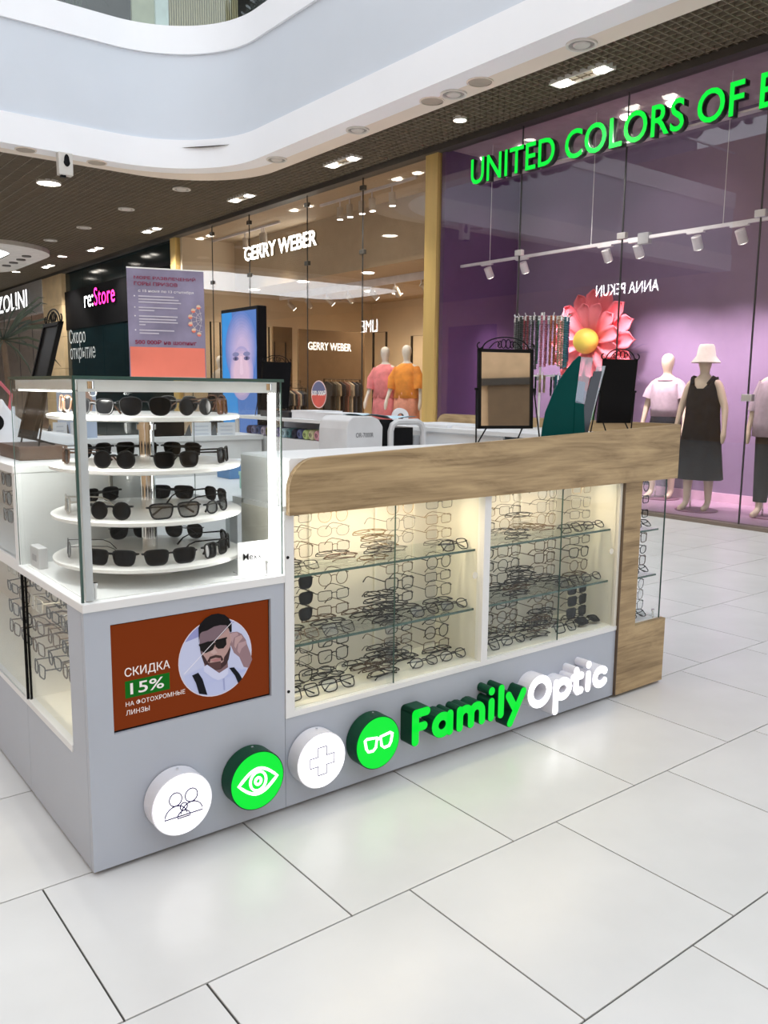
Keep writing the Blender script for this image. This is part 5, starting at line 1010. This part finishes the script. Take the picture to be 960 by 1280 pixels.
hx0, hx1 = x1+.06, pY(530, 556, 1.06).x; MB().tube([(hx0,1.07,.957),(hx0,1.07,zt_-.075),(hx0+.012,1.07,zt_-.045),(hx0+.04,1.07,zt_-.03),(hx1-.04,1.07,zt_-.03),(hx1-.012,1.07,zt_-.045),(hx1,1.07,zt_-.075),(hx1,1.07,.957)], .016, 8).build('handle_frame', MW, t, True); MB().box(hx0+.01,hx1-.05,1.09,1.26,.957,zt_-.06).build('chamber', BLACK, t); MB().box(hx1-.05,hx1,1.08,1.26,.957,zt_-.10).build('right_housing', mat('machine_grey', (.35,.36,.38), .4), t, bevel=.006)
cl_ = thing('cleaning_cloth', 'pale blue cloth lying over the lens machine', 'cloth', (x1-.02,1.16,zt_)); MB().grid(lambda u,v: (x1-.10+.34*u, 1.08+.18*v, zt_+.004+.006*math.sin(9*u+3*v)*(1 if u < .35 else 1)-(.0 if u < .45 else .012)), 16, 6).build('cloth', mat('blue_cloth', (.45,.62,.70), .9), cl_, True)
# rolled cloths in the open shelf
rc_ = [(.06,.05,.12),(.20,.22,.40),(.06,.10,.25),(.45,.40,.55),(.25,.28,.12),(.05,.05,.06),(.15,.12,.30),(.45,.62,.70),(.10,.22,.25),(.03,.03,.05),(.12,.14,.30),(.50,.62,.25),(.62,.60,.38),(.70,.35,.42),(.10,.06,.10),(.08,.16,.42),(.10,.30,.12)]
for k, c in enumerate(rc_):
    y = 3.15-k*.068; o = MB().lathe([(.001,0),(.028,0),(.032,.006),(.032,.10),(.028,.106),(.001,.106)], (0,0,0), 14)
    t = thing('cloth_roll', 'small rolled %s cloth in the open shelf' % ('navy','blue','dark blue','lilac','olive','black','violet','pale blue','teal','jet black','indigo','lime','cream','pink','plum','cobalt','green')[k], 'cloth', (2.225,y,1.05), rot=(0,HP,0), group='cloth rolls in the open shelf'); o.build('roll', mat('roll_%d' % k, c, .8, var=.1, scale=30), t, True, local=True); MB().tube([(.012*math.cos(q2)*(.3+q2/9), .012*math.sin(q2)*(.3+q2/9), -.001) for q2 in [i*.6 for i in range(16)]], .0014, 4).build('spiral_end', mat('roll_dark', (.03,.03,.04), .9), t, local=True)
# boxes and trays on the counter top
def cbox(name, lb, cat, x0,x1,y0,y1,z0,z1, m, lid=None, rz=0):
    t = thing(name, lb, cat, ((x0+x1)/2,(y0+y1)/2,z0)); MB().box(x0,x1,y0,y1,z0,z1).build('box_body', m, t, bevel=.003)
    if lid: MB().box(x0-.002,x1+.002,y0-.002,y1+.002,z1-.012,z1+.002).build('lid', lid, t)
    return t
LIDW = mat('lid_white', (.78,.79,.82), .45); LIDB = mat('lid_black', (.02,.02,.025), .4)
t = cbox('white_carton', 'white carton with blue round logo on the inner counter', 'box', 2.22,2.42,1.98,2.30,1.15,1.195, LIDW, LIDW)
q2 = pX(411,521,2.218); MB().prism(ell(2.20,0,.011,.011,20), lambda u,v,w_: (w_, q2.y+(u-2.20), 1.174+v), 2.2165,2.2185).build('logo_disc', mat('logo_blue', (.08,.22,.55), .5), t); MB().box(2.2165,2.2185,q2.y-.10,q2.y-.022,1.17,1.178).build('logo_bar', mat('logo_pale', (.45,.55,.70), .5), t)
cbox('white_carton', 'plain white carton behind the carton with blue logo', 'box', 2.26,2.46,2.32,2.62,1.15,1.20, LIDW, LIDW)
cbox('black_tray', 'long black tray on inner counter by the white cartons', 'tray', 2.25,2.55,2.64,3.02,1.15,1.185, LIDB, LIDB); cbox('blue_folder', 'blue folder lying on inner counter at the wood board', 'folder', 2.26,2.50,.83,1.04,1.15,1.160, mat('folder_blue', (.16,.34,.55), .5), LIDW); cbox('paper_stack', 'stack of white papers near the bead spinner', 'paper', 2.24,2.50,1.06,1.40,1.15,1.165, LIDW)
cbox('keyboard_tray', 'black flat tray below the table mirror', 'tray', 1.62,2.02,.33,.52,.985,1.02, LIDB, LIDB)
t = thing('paper_roll', 'white paper roll lying on the inner counter', 'roll', (2.34,1.58,1.195), rot=(HP,0,-.6)); MB().lathe([(.018,0),(.045,0),(.045,.10),(.018,.10),(.018,0)], (0,0,0), 24).build('roll', LIDW, t, True, local=True); MB().lathe([(.014,.001),(.018,.001),(.018,.099),(.014,.099),(.014,.001)], (0,0,0), 18).build('core', mat('card_core', (.12,.10,.08), .8), t, True, local=True)
# instruments behind the case
MWH = mat('instrument_white', (.80,.82,.86), .35)
t = thing('eye_tester', 'white curved eye testing instrument on the side unit', 'instrument', (.28,1.5,1.095)); 
prof = [(-.22,0),(.2,0),(.2,.03),(.16,.05)]+[(.16-.30*math.sin(a*.9), .05+.17*(1-math.cos(a))) for a in [k*.16 for k in range(1,10)]]+[(-.2,.06)]
MB().prism(prof, lambda u,v,w_: (.28+u*.9, w_, 1.097+max(0,v)), 1.38, 1.62).build('body', MWH, t, bevel=.012); MB().cyl((.12,1.37,1.20),(.12,1.34,1.20),.035,20).build('eyepiece', BLACK, t, True); MB().box(.16,.42,1.40,1.60,1.095,1.12).build('base', mat('instrument_grey', (.5,.52,.55), .4), t)
t = thing('monitor', 'small black monitor on the rear counter', 'monitor', (1.16,2.98,1.03)); a = pY(187,527,2.96); b = pY(231,549,2.96); MB().box(a.x,b.x,2.96,2.985,b.z,a.z+.02).build('display', BLACK, t, bevel=.004); MB().box((a.x+b.x)/2-.02,(a.x+b.x)/2+.02,2.985,3.0,1.03,b.z+.05).build('neck', BLACK, t); MB().box((a.x+b.x)/2-.09,(a.x+b.x)/2+.09,2.94,3.06,1.03,1.04).build('foot', BLACK, t)
pp = mat('page_print', (.55,.60,.68), .6)
for k, (px0, px1, lb) in enumerate(((240,264,'printed page in a stand on the rear counter beside the monitor'),(272,294,'printed page in a stand on the rear counter near the shelf'),(88,108,'printed page in a stand on the rear counter by the easel'),(66,84,'printed page in a stand near the side unit'))):
    a = pY(px0,530,2.92); b = pY(px1,542,2.92); t = thing('page_stand', lb, 'page', ((a.x+b.x)/2,2.93,1.03)); MB().box(a.x,b.x,2.92,2.924,1.03,a.z+.01).build('page', mat('page_white', (.74,.77,.82), .5), t)
    for i in range(4): MB().box(a.x+.02,b.x-.02,2.9185,2.9201,a.z-.02-.025*i,a.z-.012-.025*i).build('print_line', pp, t)
    MB().prism([(a.x,1.03),(a.x-.05,1.03),(a.x-.012,a.z)], lambda u,v,w_: (u,w_,v), 2.93, 2.935).build('stand_back', mat('stand_dark', (.08,.09,.10), .5), t)
t = cbox('mint_box', 'mint green carton on the work table behind the case', 'box', .86,.98,.62,.74,.955,1.02, mat('mint', (.40,.68,.60), .5), mat('mint_lid', (.48,.74,.66), .5)); MB().box(.88,.94,.6165,.6185,.97,.995).build('box_print', mat('mint_print', (.45,.25,.25), .5), t)
t = cbox('tissue_box', 'blue and white tissue box on the desk behind the carousel', 'box', .98,1.16,1.05,1.17,.955,1.03, mat('tissue_blue', (.10,.25,.50), .5), LIDW)
t = thing('inner_table', 'white low work table behind the corner case', 'table', (.95,.85,0)); MB().box(.64,1.45,.42,1.25,.93,.955).build('top', WHITE, t)
for (x, y) in ((.66,.44),(1.41,.44),(.66,1.21),(1.41,1.21)): MB().box(x,x+.03,y,y+.03,0,.93).build('leg', ALU, t)
MT_ = MT; t.location = t.location
# printed backdrop cards at the far end of the side unit
t = thing('glasses_poster', 'pale blue printed eyewear card standing on the rear counter', 'poster', (.6,3.0,1.03)); a = pY(70,480,3.0); b = pY(100,515,3.0)
MB().box(a.x,b.x+.1,3.0,3.005,1.03,a.z+.01).build('card', mat('card_blue', (.45,.52,.66), .5), t)
for i in range(4): MB().prism(ell(a.x+.05, a.z-.03-.055*i, .028, .012, 14), lambda u,v,w_: (u,w_,v), 2.998, 3.0).build('card_print', BLACK, t)
MB().prism(ell(b.x+.02, 1.24, .06, .09, 18), lambda u,v,w_: (u,w_,v), 2.998, 3.0).build('card_face', mat('card_skin', (.55,.36,.28), .5), t)
t = thing('teal_case', 'glossy teal eyewear pouch lying on the side unit', 'pouch', (.1,1.55,1.095)); a = pY(12,548,1.75)
MB().ball((a.x,1.75,1.15), .075, 14, 10, (1.1,.6,.72)).build('pouch', mat('teal_gloss', (.01,.42,.33), .2), t, True); MB().tube([(a.x-.07,1.70,1.14),(a.x,1.69,1.20),(a.x+.07,1.70,1.16)], .003, 5).build('seam', mat('teal_seam', (.0,.25,.2), .4), t)
t = thing('promo_frame', 'white framed promo stand beside the teal pouch', 'poster', (.0,2.0,1.095)); a = pY(0,500,2.05); b = pY(21,553,2.05)
MB().box(a.x-.1,b.x,2.05,2.06,1.095,pY(10,508,2.05).z).build('board', mat('promo_board', (.62,.66,.74), .5), t); MB().tube([(a.x-.05,2.045,1.16),(a.x+.03,2.045,1.19),(a.x+.05,2.045,1.30),(a.x+.0,2.045,1.36)], .008, 6).build('loop', mat('promo_red', (.55,.12,.15), .5), t)
